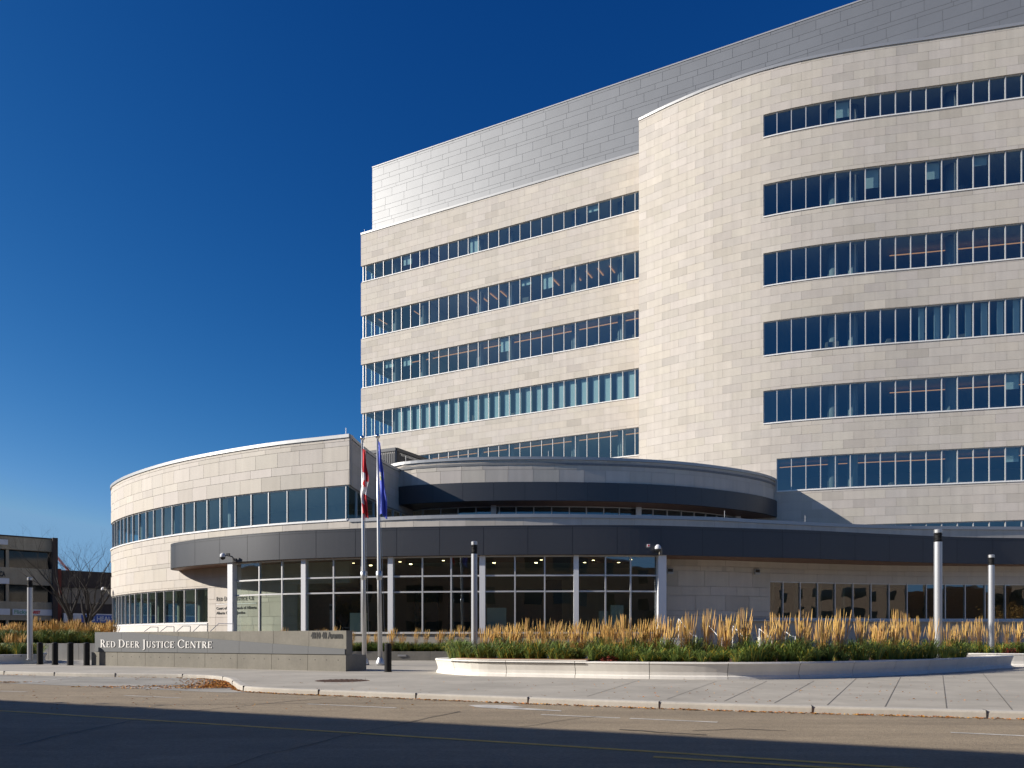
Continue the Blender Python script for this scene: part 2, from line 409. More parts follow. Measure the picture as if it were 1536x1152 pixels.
def serif(mb, words, cap, small, origin, right, width, depth=.03, mi=0):
    """small-capitals setting: first letter of a word is taller"""
    quads = []; x = 0.; tr = .07
    for wd in words.split(' '):
        for i, ch in enumerate(wd):
            k = cap if i == 0 else small
            g, adv = GL[ch]
            if ch == 'J': z_off = 0
            for q in g: quads.append([(x+a*k, b*k) for a, b in q])
            x += (adv+tr)*k
        x += .30*cap
    sx = width/(x-.30*cap); rt = Vector(right).normalized(); nr = rt.cross(Vector((0, 0, 1))); og = Vector(origin)
    for j, q in enumerate(quads):
        d = depth+.0006*(j % 5)      # strokes that cross keep separate faces
        F = [og+rt*a*sx+Vector((0, 0, b))+nr*d for a, b in q]; B = [og+rt*a*sx+Vector((0, 0, b)) for a, b in q]
        mb.quad(F, mi)
        for i in range(4): mb.quad([F[i], F[(i+1) % 4], B[(i+1) % 4], B[i]], mi)

# ground positions read off the photo: a point on level z seen at (px, py)
def G(px, py, z=0.):
    d = (EZ-z)*FP/(py-HZ); return Vector(((px-CX)/FP*d, d))
def X(px, d): return (px-CX)/FP*d
K = 1.12
def B(*pts): return [(x*K, y*K) for x, y in pts]
def Z(dz): return EZ+dz*K
# ================================================================== GROUND
RZ = -.114
mb = MB(); mb.quad([(-900, -600, RZ), (900, -600, RZ), (900, 1200, RZ), (-900, 1200, RZ)]); tag(mb.build('road', M['asphalt'], recalc=False), kind='structure')
kerbP = Path([(-60, 50), (-30, 32.5), (-16.6, 24.9), (-13.1, 23.5), (-9.4, 22.5), (-8.0, 21.2), (-6.6, 18.3), (-5.9, 16.9), (-5.0, 16.2), (-3.48, 15.45), (2.79, 12.5), (7.3, 10.95), (14, 8.8), (25, 5.6), (45, 0), (90, -12)])
mb = MB(); pts = [kerbP.off(kerbP.L*i/260, -.17) for i in range(261)]
poly = [(p.x, p.y) for p in pts]+[(140, 20), (140, 160), (-140, 160), (-140, 60)]
b0 = len(mb.v); mb.v += [(x, y, 0) for x, y in poly]; mb.f.append(tuple(range(len(poly)))); mb.m.append(0); mb.t.append(1.)
tag(mb.build('plaza', M['sidewalk'], recalc=False), kind='structure')
mb = MB(); sweep(mb, kerbP, 0, kerbP.L, [(-.18, -.2), (.012, -.2), (0, -.03), (-.012, -.006), (-.035, .005), (-.18, .005)], .4)
kerb = tag(mb.build('kerb', M['kerb']), kind='structure')
mb = MB(); u = 1.
while u < kerbP.L-1:
    p = kerbP.off(u, -.085); t = kerbP.tan(u)
    mb.box((p.x, p.y, -.05), (.010, .199, .114), math.atan2(t.y, t.x)); u += 2.35
mb.build('kerb_joint', M['gap'], kerb)
# parking bay of worn concrete
mb = MB(); s1 = kerbP.s_at(384)
pts = [kerbP.off(s1*i/80, .02) for i in range(81)]
poly = [(p.x, p.y) for p in pts]+[(-6.25, 16.5), (-9.7, 18.3), (-13.4, 20.1), (-30, 28.3), (-60, 44)]
mb.v += [(x, y, RZ+.004) for x, y in poly]; mb.f.append(tuple(range(len(poly)))); mb.m.append(0); mb.t.append(1.)
tag(mb.build('parking_bay', M['bay'], recalc=False), kind='structure')
# sidewalk joints
mb = MB()
def gline(mb, a, b, wd, z):
    a = Vector(a); b = Vector(b); d = (b-a).normalized(); n = Vector((-d.y, d.x))*wd/2
    mb.quad([(a.x-n.x, a.y-n.y, z), (b.x-n.x, b.y-n.y, z), (b.x+n.x, b.y+n.y, z), (a.x+n.x, a.y+n.y, z)])
for a, b in (((1220.7, 1021.7), (1161, 1055)), ((1284, 1018), (1240.7, 1057.7)), ((1350.7, 1016), (1326.7, 1061.7)), ((1414, 1013), (1420, 1064)), ((1474, 1010), (1519.7, 1066.7)), ((1150, 1022), (1086, 1052)), ((1075, 1022), (1000, 1049)), ((960, 1020), (880, 1045))):
    gline(mb, G(*a), G(*b), .012, .004)
for px in (560, 640, 720, 800): 
    a = G(px, 1014); gline(mb, a, a+Vector((-.42, -.9))*2.6, .010, .004)
gline(mb, G(1180, 1037), G(1536, 1038), .0, .004)
tag(mb.build('sidewalk_joint', M['softjoint'], recalc=False), kind='structure')
# painted markings
mb = MB()
def gpl(mb, pts, wd, z=RZ+.004):
    P = [G(a, b, z) for a, b in pts]
    for a, b in zip(P, P[1:]): gline(mb, a, b, wd, z)
for seg in (((0, 1036.5), (40, 1037.6)), ((187, 1043.2), (270, 1046.6)), ((461, 1055.8), (594, 1061.6)), ((812, 1071.7), (930, 1076.8)), ((945, 1077.4), (1076, 1083.2)), ((1426, 1098.5), (1536, 1103.5)), ((1690, 1110.5), (1850, 1118))):
    gpl(mb, seg, .09)
ar = [(702, 1057.6), (730, 1056.8), (768, 1058.2), (786, 1060.4), (770, 1061), (800, 1062.6), (842, 1065.8), (842, 1066.8), (790, 1064.4), (740, 1062.4), (714, 1060.6)]
mb.v += [(*G(a, b, RZ+.0045), RZ+.0045) for a, b in ar]; n0 = len(mb.v)-len(ar); mb.f.append(tuple(range(n0, n0+len(ar)))); mb.m.append(0); mb.t.append(1.)


gpl(mb, ((40, 1024.5), (118, 1014.8)), .09, RZ+.008); gpl(mb, ((215, 1034), (330, 1020.5)), .09, RZ+.008)
tag(mb.build('lane_marking', M['paintw'], recalc=False), kind='structure')
mb = MB(); gpl(mb, ((-300, 1049), (0, 1066), (512, 1098), (1024, 1130), (1536, 1163)), .10, RZ+.0042)
gpl(mb, ((980, 1135), (1240, 1151), (1536, 1170)), .10, RZ+.0042)
tag(mb.build('centre_line', M['painty'], recalc=False), kind='structure')
mb = MB()
def ragged_line(pts, wd):
    P = [G(a, b, RZ+.006) for a, b in pts]; out = []
    for a, b in zip(P, P[1:]):
        n = max(2, int((b-a).length/.3))
        for i in range(n): out.append(a.lerp(b, i/n)+Vector((random.gauss(0, .02), random.gauss(0, .02))))
    out.append(P[-1])
    for a, b in zip(out, out[1:]): gline(mb, a, b, wd*random.uniform(.6, 1.3), RZ+.006)
ragged_line([(340, 1151), (400, 1131), (512, 1105), (612, 1083), (690, 1067)], .025)
ragged_line([(30, 1117), (130, 1094), (260, 1069), (420, 1053), (505, 1046)], .025)
ragged_line([(60, 1056), (250, 1057), (430, 1055), (560, 1054)], .025)  # thin ragged dark line across the asphalt
ragged_line([(780, 1090), (840, 1080), (900, 1074)], .02); ragged_line([(1100, 1052), (1300, 1062), (1530, 1073)], .015)
ragged_line([(930, 1094), (990, 1098), (1060, 1102)], .05); ragged_line([(1040, 1096), (1110, 1093), (1180, 1096)], .03)
tag(mb.build('road_crack_and_line', M['darkline'], recalc=False), kind='structure')
mb = MB(); c = G(513, 1021); mb.lathe((c.x, c.y, 0), [(0, .005), (.62, .005), (.66, .003)], 28)
for k in range(-4, 5): mb.box((c.x+k*.13, c.y, .008), (.05, 2*math.sqrt(.36-(k*.13)**2) if abs(k*.13) < .6 else .1, .006))
tag(mb.build('manhole_cover', M['mulch']), 'round rusty brown manhole cover set in the pavement below the sign wall end', 'manhole cover')
# fallen leaves
mb = MB()
def leaf(x, y, z, s):
    a = random.uniform(0, 6.28); tl = random.uniform(-.5, .5); c, d = math.cos(a)*s, math.sin(a)*s; h = random.uniform(.2, .7)*s
    t = random.uniform(.5, 1.3); tn = (t, t*random.uniform(.7, 1.15), t*.8)
    mb.quad([(x-c, y-d, z), (x+d*.6, y-c*.6, z+h), (x+c, y+d, z+h*.3), (x-d*.6, y+c*.6, z+h*.8)], 0, tn)
for i in range(5200):
    u = random.uniform(kerbP.s_at(300), kerbP.L*.72); p = kerbP.off(u, .03+abs(random.gauss(0, .045))); leaf(p.x, p.y, RZ+.008, random.uniform(.016, .04))
for i in range(1500):
    u = kerbP.s_at(355)-random.gammavariate(1.6, 1.2); p = kerbP.off(u, .05+abs(random.gauss(0, .45))); leaf(p.x, p.y, RZ+.008+random.uniform(0, .018), random.uniform(.02, .042))
for cx, cy, n, sx in ((285, 1030, 160, .8), (265, 1033, 90, .6), (62, 1013, 120, .5), (170, 1031, 90, .6), (8, 1024, 80, .4), (200, 1014, 60, .4), (250, 1016, 60, .4)):
    c = G(cx, cy, RZ)
    for i in range(n): leaf(c.x+random.gauss(0, sx), c.y+random.gauss(0, .12), RZ+.012, random.uniform(.025, .045))
for i in range(420):
    p = G(random.uniform(0, 1536), random.uniform(1015, 1055), 0)
    u = 0
    leaf(p.x, p.y, (.008 if p.y > 15.5-.45*(p.x+3.5) else RZ+.01), random.uniform(.015, .03))
tag(mb.build('fallen_leaves', M['leaf'], recalc=False), kind='stuff')
tag(bpy.data.objects['fallen_leaves'], 'dry orange leaves blown against the kerb and into the bay corner', 'leaves')

# ================================================================== COURTHOUSE
CH = empty('courthouse', 'large curved limestone courthouse with ribbon windows, grey rooftop storey and dark canopies', 'building', (0, 45, 0))
_loc = CH.location.copy()
def part(mb_, name, mats, parent=None, **k):
    o = mb_.build(name, mats, None, **k)
    if parent is None:
        o.parent = CH; o.matrix_parent_inverse = Matrix.Translation(-_loc)
    else:
        o.parent = parent
    return o
A = Vector((-14.2, 72.2)); dAB = Vector((.8927, -.4507)); nAB = Vector((.4507, .8927))
def bl(v): return (v.x*K, v.y*K)
frontP = Path([bl(A), bl(A+dAB*27.9)], False)
sideP = Path([bl(A+nAB*30), bl(A)], False)
drumP = Path(B((9.3, 56.3), (11.2, 54.75), (13.7, 53.0), (16.9, 51.3), (20.1, 50.15), (23.4, 49.3), (26.6, 48.65), (31.7, 47.5), (37, 46.3), (45, 44.3), (54, 42)))
drumR = Path(B((11.1, 62.5), (9.3, 56.3)), False)
HEADS = [35.07, 30.4, 25.8, 21.2, 16.6, 12.0, 7.4]
SILLS = [33.5, 28.2, 23.56, 18.9, 14.37, 9.78, 5.2]
TOP = 38.0
COURSE = .62; SW = 1.42

def band(path, s0, s1, z0, z1, walls, backs, thick=.3, courses=(COURSE,), wd=SW, zref=0., seed=0, wjit=0., step=1.):
    panels(walls, path, s0, s1, z0, z1, courses, wd, 0., zref, .016, seed=seed, wjit=wjit)
    sweep(backs, path, s0, s1, rect(-thick, -.045, z0+.004, z1-.004), step, mi=1)

def ribbon(path, s0, s1, z0, z1, mull, inset=.16, mw=.052, md=.11, parent=None, gl='towerglass', trans=(), sillout=.05, step=.7, headbar=True, label=None):
    """one strip window: frame as the part; glass and sill its sub-parts"""
    f = MB(); zs = z0+.07
    for u in mull:
        p = path.off(u, -inset+md/2-.03); t = path.tan(u); f.box((p.x, p.y, (zs+z1)/2), (mw, md, z1-zs-.004), math.atan2(t.y, t.x))
    sweep(f, path, s0, s1, rect(-inset-.04, -inset+.055, z1-.06, z1+.003), step)
    sweep(f, path, s0, s1, rect(-inset-.04, -inset+.055, zs-.003, zs+.05), step)
    for zt in trans: sweep(f, path, s0, s1, rect(-inset-.03, -inset+.052, zt-.03, zt+.03), step)
    fr = part(f, 'ribbon_window', M['alu'], parent)
    if label: fr['label'] = label
    g = MB(); st = sorted(set([s0]+[u for u in mull if s0 < u < s1]+[s1]))
    for a, b in zip(st, st[1:]):
        j1, j2, j3 = [random.uniform(-.007, .007) for _ in range(3)]
        pa = path.off(a, -inset+j1); pb = path.off(b, -inset+j2); qa = path.off(a, -inset+j1+j3); qb = path.off(b, -inset+j2+j3)
        g.quad([(pa.x, pa.y, zs), (pb.x, pb.y, zs), (qb.x, qb.y, z1-.02), (qa.x, qa.y, z1-.02)])
    go = g.build('glass', M[gl], None, recalc=False); go.parent = fr
    s = MB(); sweep(s, path, s0, s1, rect(-inset-.02, sillout, z0-.012, z0+.068), step); so_ = s.build('sill', M['sill'], None); so_.parent = fr
    return fr

walls, backs = MB(), MB()
# --- west wing bands
fs_end = frontP.L
zb = [Z(3.0)]+sorted([Z(h) for h in HEADS]+[Z(s) for s in SILLS])+[Z(TOP)]
allz = sorted([Z(x) for x in SILLS+HEADS])
def tower_bands(path, s0, s1, seed, rows=range(7), top=TOP, thick=.3, trim=0.):
    zz = [Z(4.0)]
    for i in reversed(rows): zz += [Z(SILLS[i]), Z(HEADS[i])]
    zz.append(Z(top))
    for a, b in zip(zz[0::2], zz[1::2]):
        panels(walls, path, s0, s1, a, b, (COURSE,), SW, 0., 0., .011, seed=seed)
        sweep(backs, path, s0, s1-trim, rect(-thick, -.045, a+.004, b-.004), 1., mi=0)
tower_bands(frontP, 0, fs_end, 1)
tower_bands(sideP, 0, sideP.L, 2, trim=.31)
# --- drum: solid bay then ribbon windows
sW = drumP.s_at(1145); sW1 = drumP.s_at(1165)
sweep(backs, drumP, .35, sW-.004, rect(-.3, -.045, Z(4.0), Z(TOP)-.004), .8, mi=0)
hl = [(sW1 if i == 5 else sW, 999, Z(SILLS[i]), Z(HEADS[i])) for i in range(7)]
panels(walls, drumP, 0, drumP.L, Z(4.0), Z(TOP), (COURSE,), SW, 0., 0., .011, seed=5, holes=hl)
zz = [Z(4.0)]
for i in reversed(range(7)): zz += [Z(SILLS[i]), Z(HEADS[i])]
zz.append(Z(TOP))
for a, b in zip(zz[0::2], zz[1::2]): sweep(backs, drumP, sW, drumP.L, rect(-.3, -.045, a+.004, b-.004), 1.)
sweep(backs, drumP, sW-.004, sW1, rect(-.3, -.045, Z(SILLS[5]), Z(HEADS[5])), .5, mi=0)
panels(walls, drumR, 0, drumR.L, Z(4.0), Z(TOP), (COURSE,), SW, 0., 0., .016, seed=3)
sweep(backs, drumR, 0, drumR.L-.006, rect(-.3, -.045, Z(4.0), Z(TOP)-.004), 2., mi=0)
part(walls, 'tower_wall', M['stone'], recalc=False)
part(backs, 'tower_wall_backing', M['joint'])
# --- windows of the tower
nf = 27; f0 = frontP.s_at(548); fB = frontP.s_at(958.5)
sp = (frontP.s_at(952)-f0)/26.
for i in range(6):
    ml = [.22]+[f0+sp*k for k in range(0, 29) if f0+sp*k < fs_end]
    ribbon(frontP, .16, fs_end, Z(SILLS[i]), Z(HEADS[i]), ml)
    ml2 = [sideP.L-.22-1.45*k for k in range(22)]
    ribbon(sideP, .2, sideP.L-.16, Z(SILLS[i]), Z(HEADS[i]), ml2)
m1 = drumP.s_at(1187, -.16); m2 = drumP.s_at(1532, -.16); dsp = (m2-m1)/15.
for i in range(7):
    st = sW1 if i == 5 else sW
    ml = [u for u in [m1+dsp*k for k in range(-3, 60)] if st+.3 < u < drumP.L]
    ribbon(drumP, st+.0, drumP.L, Z(SILLS[i]), Z(HEADS[i]), [st+.04]+ml)
# --- coping
mb = MB()
sweep(mb, frontP, -0, fs_end, rect(-.45, .06, Z(TOP), Z(TOP)+.20), 3)
sweep(mb, drumP, 0, drumP.L, rect(-.45, .06, Z(TOP)+.002, Z(TOP)+.202), .6)
sweep(mb, sideP, 0, sideP.L-.46, rect(-.45, .06, Z(TOP)+.001, Z(TOP)+.199), 3)
sweep(mb, drumR, 0, drumR.L-.5, rect(-.45, .05, Z(TOP)+.001, Z(TOP)+.198), 3)
part(mb, 'coping', M['coping'])
# --- floor slabs, inner walls, columns, ceiling lights
slabs, inner, colm, tubes, blinds = MB(), MB(), MB(), MB(), MB()
def interior(path, s0, s1, heads, sills, depth, step=1.4):
    n = len(heads)
    for i in range(n):
        top_c = Z(heads[i])+.22
        up = (Z(sills[i-1])-.75) if i > 0 else Z(TOP)-.3
        sweep(slabs, path, s0, s1, rect(-depth, -.32, top_c, up), step)
        if i == n-1: sweep(slabs, path, s0, s1, rect(-depth, -.32, Z(sills[i])-1.2, Z(sills[i])-.75), step)
    sweep(inner, path, s0, s1, [(-depth+.1, Z(sills[-1])-1), (-depth+.1, Z(TOP)-.4)], step, closed=False, caps=False)
interior(frontP, .9, fs_end-.2, HEADS[:6], SILLS[:6], 9.)
interior(drumP, 1., drumP.L-.2, HEADS, SILLS, 9.)
interior(sideP, 10., sideP.L-.9, HEADS[:6], SILLS[:6], 8.)
for path, lst in ((frontP, [f0+sp*k for k in (2.5, 5.5, 11.5, 14.5, 20.5, 24.5)]), (drumP, [sW+1.5+8.1*k-1.5 for k in (.62, 1.62, 2.62, 3.62)]+[drumP.s_at(1285), drumP.s_at(1437)])):
    for u in lst:
        p = path.off(u, -1.5); colm.tube([(p.x, p.y, Z(4)), (p.x, p.y, Z(TOP)-1)], .36, 14)
# linear ceiling lights
for r in (2, 4, 5):
    i = r
    if r == 4: u0, u1 = drumP.s_at(1352), drumP.L-1
    elif r == 2: u0, u1 = drumP.s_at(1352), drumP.L-1
    else: u0, u1 = drumP.s_at(1167), drumP.L-1
    sweep(tubes, drumP, u0, u1, rect(-2.9, -2.83, Z(HEADS[i])-.10, Z(HEADS[i])-.05), .8)
for i in (2, 4): pass
sweep(tubes, frontP, sp*4, fs_end, rect(-1.7, -1.62, Z(HEADS[2])-.1, Z(HEADS[2])-.03), 3)
sweep(tubes, frontP, sp*4, fs_end, rect(-1.7, -1.62, Z(HEADS[4])-.1, Z(HEADS[4])-.03), 3)
for k in range(24):
    if random.random() < .4:
        u = f0+sp*k+.4; a = frontP.off(u, -1.8); b = frontP.off(u, -3.3)
        tubes.bar((a.x, a.y, Z(HEADS[1])+.15), (b.x, b.y, Z(HEADS[1])+.15), .09, .05)
# blinds part-drawn on two storeys
def blind(path, a, b, z0, z1):
    pa = path.off(a, -.42); pb = path.off(b, -.42)
    blinds = MB(); blinds.quad([(pa.x, pa.y, z0), (pb.x, pb.y, z0), (pb.x, pb.y, z1), (pa.x, pa.y, z1)])
    part(blinds, 'roller_blind', M['blind'], recalc=False)
for k in range(3, 27):
    u = f0+sp*k; blind(frontP, u+sp*.38, u+sp*.98, Z(SILLS[3])+.1, Z(HEADS[3])-.05)
ml = [m1+dsp*k for k in range(-1, 40)]
for u in ml:
    if drumP.s_at(1345) < u < drumP.L-2: blind(drumP, u+dsp*.58, u+dsp*.97, Z(SILLS[3])+.1, Z(HEADS[3])-.04)
    if drumP.s_at(1345) < u < drumP.L-2: blind(drumP, u+dsp*.02, u+dsp*.45, Z(SILLS[3])+.1, Z(HEADS[3])-.04) if random.random() < .0 else None
part(slabs, 'floor_slab', M['ceil']); part(inner, 'inner_wall', M['room'], recalc=False)
part(colm, 'round_column', M['room'], smooth=True); part(tubes, 'ceiling_light', M['lampstrip'])
for k in range(20):
    i = random.choice((0, 1, 1, 2, 4, 5))
    if k % 2: uu = f0+sp*random.randint(0, 25); blind(frontP, uu+.06, uu+sp-.06, Z(HEADS[i])-random.uniform(.4, 1.5), Z(HEADS[i])-.03)
    else: uu = m1+dsp*random.randint(0, 22); blind(drumP, uu+.06, uu+dsp-.06, Z(HEADS[i])-random.uniform(.4, 1.4), Z(HEADS[i])-.03)
# desks and cabinets seen low in some windows
for k in range(46):
    furn = MB()
    pth, n_ = (frontP, fs_end) if k % 2 else (drumP, drumP.L*.6)
    i = random.choice((1, 2, 3, 5)); u = random.uniform(3, n_-2); p = pth.off(u, -random.uniform(.9, 2.2)); t = pth.tan(u)
    h = random.uniform(.9, 1.9); furn.box((p.x, p.y, Z(SILLS[i])-.75+h/2), (random.uniform(.4, 1.5), .5, h), math.atan2(t.y, t.x))
    part(furn, 'office_furniture', M['shopwall'])
# --- penthouse in zinc
P0 = A+dAB*.4+nAB*1.2
penP = Path([bl(P0), bl(P0+dAB*70)], False); penS = Path([bl(P0+nAB*26), bl(P0)], False)
mb = MB(); cz = (.82, .82, .34, .82, .5)
panels(mb, penP, 0, penP.L, Z(TOP)-.4, Z(44.86), cz, 2.1, 0, Z(TOP), .022, metal_tone, wjit=.25, seed=21)
panels(mb, penS, 0, penS.L, Z(TOP)-.4, Z(44.86), cz, 2.1, 0, Z(TOP), .022, metal_tone, wjit=.25, seed=22)
part(mb, 'rooftop_storey', M['zinc'], recalc=False)
mb = MB(); sweep(mb, penP, 0, penP.L, rect(-.3, -.012, Z(TOP)-.6, Z(44.86)-.01), 6); sweep(mb, penS, 0, penS.L-.31, rect(-.3, -.012, Z(TOP)-.6, Z(44.86)-.012), 6)
part(mb, 'rooftop_storey_backing', M['zincjoint'])
mb = MB(); sweep(mb, penP, 0, penP.L, rect(-.4, .04, Z(44.86), Z(44.96)), 6); sweep(mb, penS, 0, penS.L-.41, rect(-.4, .04, Z(44.86), Z(44.96)-.003), 6)
part(mb, 'rooftop_coping', M['coping'])
mb = MB()
q = [P0+dAB*.3+nAB*.3, P0+dAB*69, P0+dAB*69+nAB*26, P0+dAB*.3+nAB*26]
mb.prism([bl(v) for v in q], Z(44.5), Z(44.7))
q = [A+dAB*.3+nAB*.3, A+dAB*28+nAB*.3]; qq = [drumP.off(drumP.L*i/40, -.3) for i in range(41)]
mb.prism([bl(v) for v in q]+[(p.x, p.y) for p in qq]+[bl(A+dAB*75+nAB*25), bl(A+dAB*.3+nAB*29)], Z(TOP)-.75, Z(TOP)-.6)
part(mb, 'roof', M['roof'])

# ------------------------------------------------------------------ podium: west rotunda
rotP = Path(B((-24.5, 64), (-27.2, 59), (-27.9, 55.2), (-27.1, 51.9), (-25.0, 49.05), (-21.8, 46.0), (-18.3, 43.35), (-12.85, 40.25), (-8.13, 38.4)))
reP = Path(B((-8.13, 38.4), (-7.95, 40.5), (-7.65, 42.8), (-7.1, 45.3), (-6.2, 48.2)))
C_P = [.84, .50, .84, .28]        # course heights, repeating
W_P = 1.55
walls, backs = MB(), MB()
zS2, zH2, zR2 = Z(5.95), Z(7.74), Z(10.1)
zS1, zH1 = Z(.85), Z(2.84)
uGF = rotP.s_at(311.5); uEnd = rotP.L
band(rotP, 0, uEnd, zH2, zR2, walls, backs, courses=C_P, wd=W_P, zref=Z(7.74), seed=31, wjit=.12, step=.8)
band(rotP, 0, uEnd, zH1, zS2, (w8 := MB()), backs, courses=C_P, wd=W_P, zref=Z(2.2), seed=32, wjit=.12, step=.8)
uV = rotP.s_at(446)
band(rotP, uGF, uV, 0, zH1, (w7 := MB()), backs, courses=C_P, wd=W_P, zref=Z(2.2), seed=33, wjit=.12, step=.8)
panels((w6 := MB()), reP, 0, reP.L, zH2, zR2, C_P, W_P, 0, Z(7.74), .016, seed=34, wjit=.12)
sweep(backs, reP, .31, reP.L, rect(-.3, -.045, zH2+.004, zR2-.004), .8)
part(walls, 'rotunda_wall', M['stone'], recalc=False); part(w6, 'rotunda_return_wall', M['stone'], recalc=False); part(w7, 'entrance_wall', M['stone'], recalc=False); part(w8, 'rotunda_lower_wall', M['stone'], recalc=False); walls = MB()
rot_w = walls, backs
mb = MB(); sweep(mb, rotP, 0, uGF, rect(-.3, .03, -.05, zS1-.02), .8)
part(mb, 'base_wall', M['precast'])
mb = MB()
sweep(mb, rotP, 0, uEnd, rect(-.42, .06, zR2, zR2+.19), .7); sweep(mb, reP, .06, reP.L, rect(-.42, .055, zR2+.001, zR2+.188), .7)
part(mb, 'rotunda_coping', M['coping'])
ml = [rotP.s_at(px, -.15) for px in (173.2, 177, 182.3, 187.5, 193.2, 200.5, 209.6, 220.6, 231.8, 244.8, 259.6, 276, 293, 312, 331.5, 354, 378, 403.9, 431.8, 460.4, 489.8, 519.8)]
back_ml = [ml[0]-1.3*k for k in range(1, 8) if ml[0]-1.3*k > 0]
ribbon(rotP, 0, uEnd-.15, zS2, zH2, back_ml+ml, gl='towerglass', inset=.15, step=.6)
ml3 = [reP.s_at(px, -.15) for px in (534, 546, 560, 574, 589, 601)]
ribbon(reP, .15, reP.L, zS2, zH2, ml3, gl='towerglass', inset=.15, sillout=.02)
ml = [rotP.s_at(px, -.15) for px in (176, 179.7, 183.6, 189.3, 195.8, 203.6, 213.5, 223.2, 235.1, 247.4, 261.7, 277.8, 294.8)]
ribbon(rotP, 0, uGF, zS1, zH1, back_ml+ml+[uGF-.03], gl='podglass', inset=.15, step=.6)
slabs, inner = MB(), MB()
sweep(slabs, rotP, .3, uEnd-1.2, rect(-6.5, -.31, zH2+.2, zH2+.5), .8)
sweep(slabs, rotP, .3, uV, rect(-6.5, -.31, zH1+.2, zS2-.75), .8)
sweep(slabs, rotP, .3, uGF+6, rect(-6.5, -.31, .2, .45), .8)
sweep(inner, rotP, .3, uEnd-3, [(-6.4, zH1+.3), (-6.4, zH2+.4)], .8, closed=False, caps=False)
sweep(inner, rotP, .3, uGF+4, [(-6.4, .3), (-6.4, zH1+.4)], .8, closed=False, caps=False)
for px, w_ in ((322, .5), (236, .4), (187, .4)):
    u = rotP.s_at(px); p = rotP.off(u, -1.3); inner.tube([(p.x, p.y, zS2-.7), (p.x, p.y, zH2+.3)], .25, 12)
for px in (205, 236, 268, 292):
    u = rotP.s_at(px); p = rotP.off(u, -1.6); inner.tube([(p.x, p.y, .4), (p.x, p.y, zH1+.3)], .22, 12)
part(slabs, 'rotunda_floor_slab', M['ceil']); part(inner, 'rotunda_inner_wall', M['room'], recalc=False)

# ------------------------------------------------------------------ podium: long wall, canopy, lobby
podP = Path(B((-8.13, 38.4), (-3.9, 37.35), (1.1, 36.95), (6.0, 37.3), (10.2, 37.95), (11.8, 38.5), (16.2, 39.8), (20.3, 40.7), (24, 41.0), (31, 41.2), (40, 41)))
zCop = Z(5.86)
canP = Path(B((-18.6, 44.6), (-19.15, 43.4), (-18.7, 42.2), (-17.4, 41.0), (-15.0, 39.4), (-12.1, 37.8), (-9.37, 36.85), (-5.56, 36.0), (-1.4, 35.5), (.98, 35.35), (5.9, 35.35), (9.8, 36.05), (14.5, 37.05), (16.6, 37.7), (22.9, 39.4), (26.6, 39.85), (34, 40.1), (41, 39.8)), sub=10)
zC0, zC1 = Z(3.9), Z(5.22)
walls, backs = rot_w
uL0 = podP.s_at(990); uL1 = podP.s_at(1155)
band(podP, 0, podP.L, Z(4.9), zCop, (w5 := MB()), backs, courses=[.84, .5], wd=W_P, zref=Z(5.25), seed=41, wjit=.1)
def podlow(s0, s1, z0, z1, seed): band(podP, s0, s1, z0, z1, walls, backs, courses=C_P, wd=W_P*1.05, zref=.15, seed=seed, wjit=.1)
podlow(uL0, uL1, 0, Z(4.0), 42)
podlow(uL1, podP.L, Z(2.96), Z(4.0), 43)
podlow(uL1, podP.L, 0, Z(1.0), 44)
ml = [podP.s_at(px, -.15) for px in (1173.4, 1199.2, 1225.3, 1251.5, 1278.3, 1305.4, 1332.5, 1359.7, 1388.7, 1417, 1446.8, 1476.5, 1506.9, 1537.3)]
ml += [ml[-1]+1.2*k for k in range(1, 12) if ml[-1]+1.2*k < podP.L]
ribbon(podP, uL1, podP.L, Z(1.0), Z(2.96), [uL1+.03]+ml, gl='podglass', inset=.15)
mb = MB(); sweep(mb, podP, uL1-3.4, podP.L, rect(0, .25, Z(.93)-.02, Z(.93)+.06), .8); part(mb, 'window_ledge', M['coping'])
mb = MB(); sweep(mb, podP, .02, podP.L, rect(-.42, .06, zCop, zCop+.19), .8); part(mb, 'podium_coping', M['coping'])
part(walls, 'podium_wall', M['stone'], recalc=False); part(w5, 'podium_parapet', M['stone'], recalc=False)
part(backs, 'podium_wall_backing', M['joint'])
# room behind the right-hand windows
slabs, inner = MB(), MB()
sweep(slabs, podP, uL1+.3, podP.L-.3, rect(-7, -.31, Z(2.96)+.2, Z(4.2)), 1.); sweep(slabs, podP, uL1+.3, podP.L-.3, rect(-7, -.31, .1, .5), 1.)
sweep(inner, podP, uL1+.3, podP.L-.3, [(-6.9, .3), (-6.9, Z(3.5))], 1., closed=False, caps=False)
for px in (1190, 1219, 1245, 1262, 1284):
    u = podP.s_at(px); p = podP.off(u, -1.2-.4*(px % 3)); inner.tube([(p.x, p.y, .4), (p.x, p.y, Z(3.1))], .13, 10)
part(slabs, 'podium_floor_slab', M['ceil']); part(inner, 'podium_inner_wall', M['shopwall'], recalc=False)
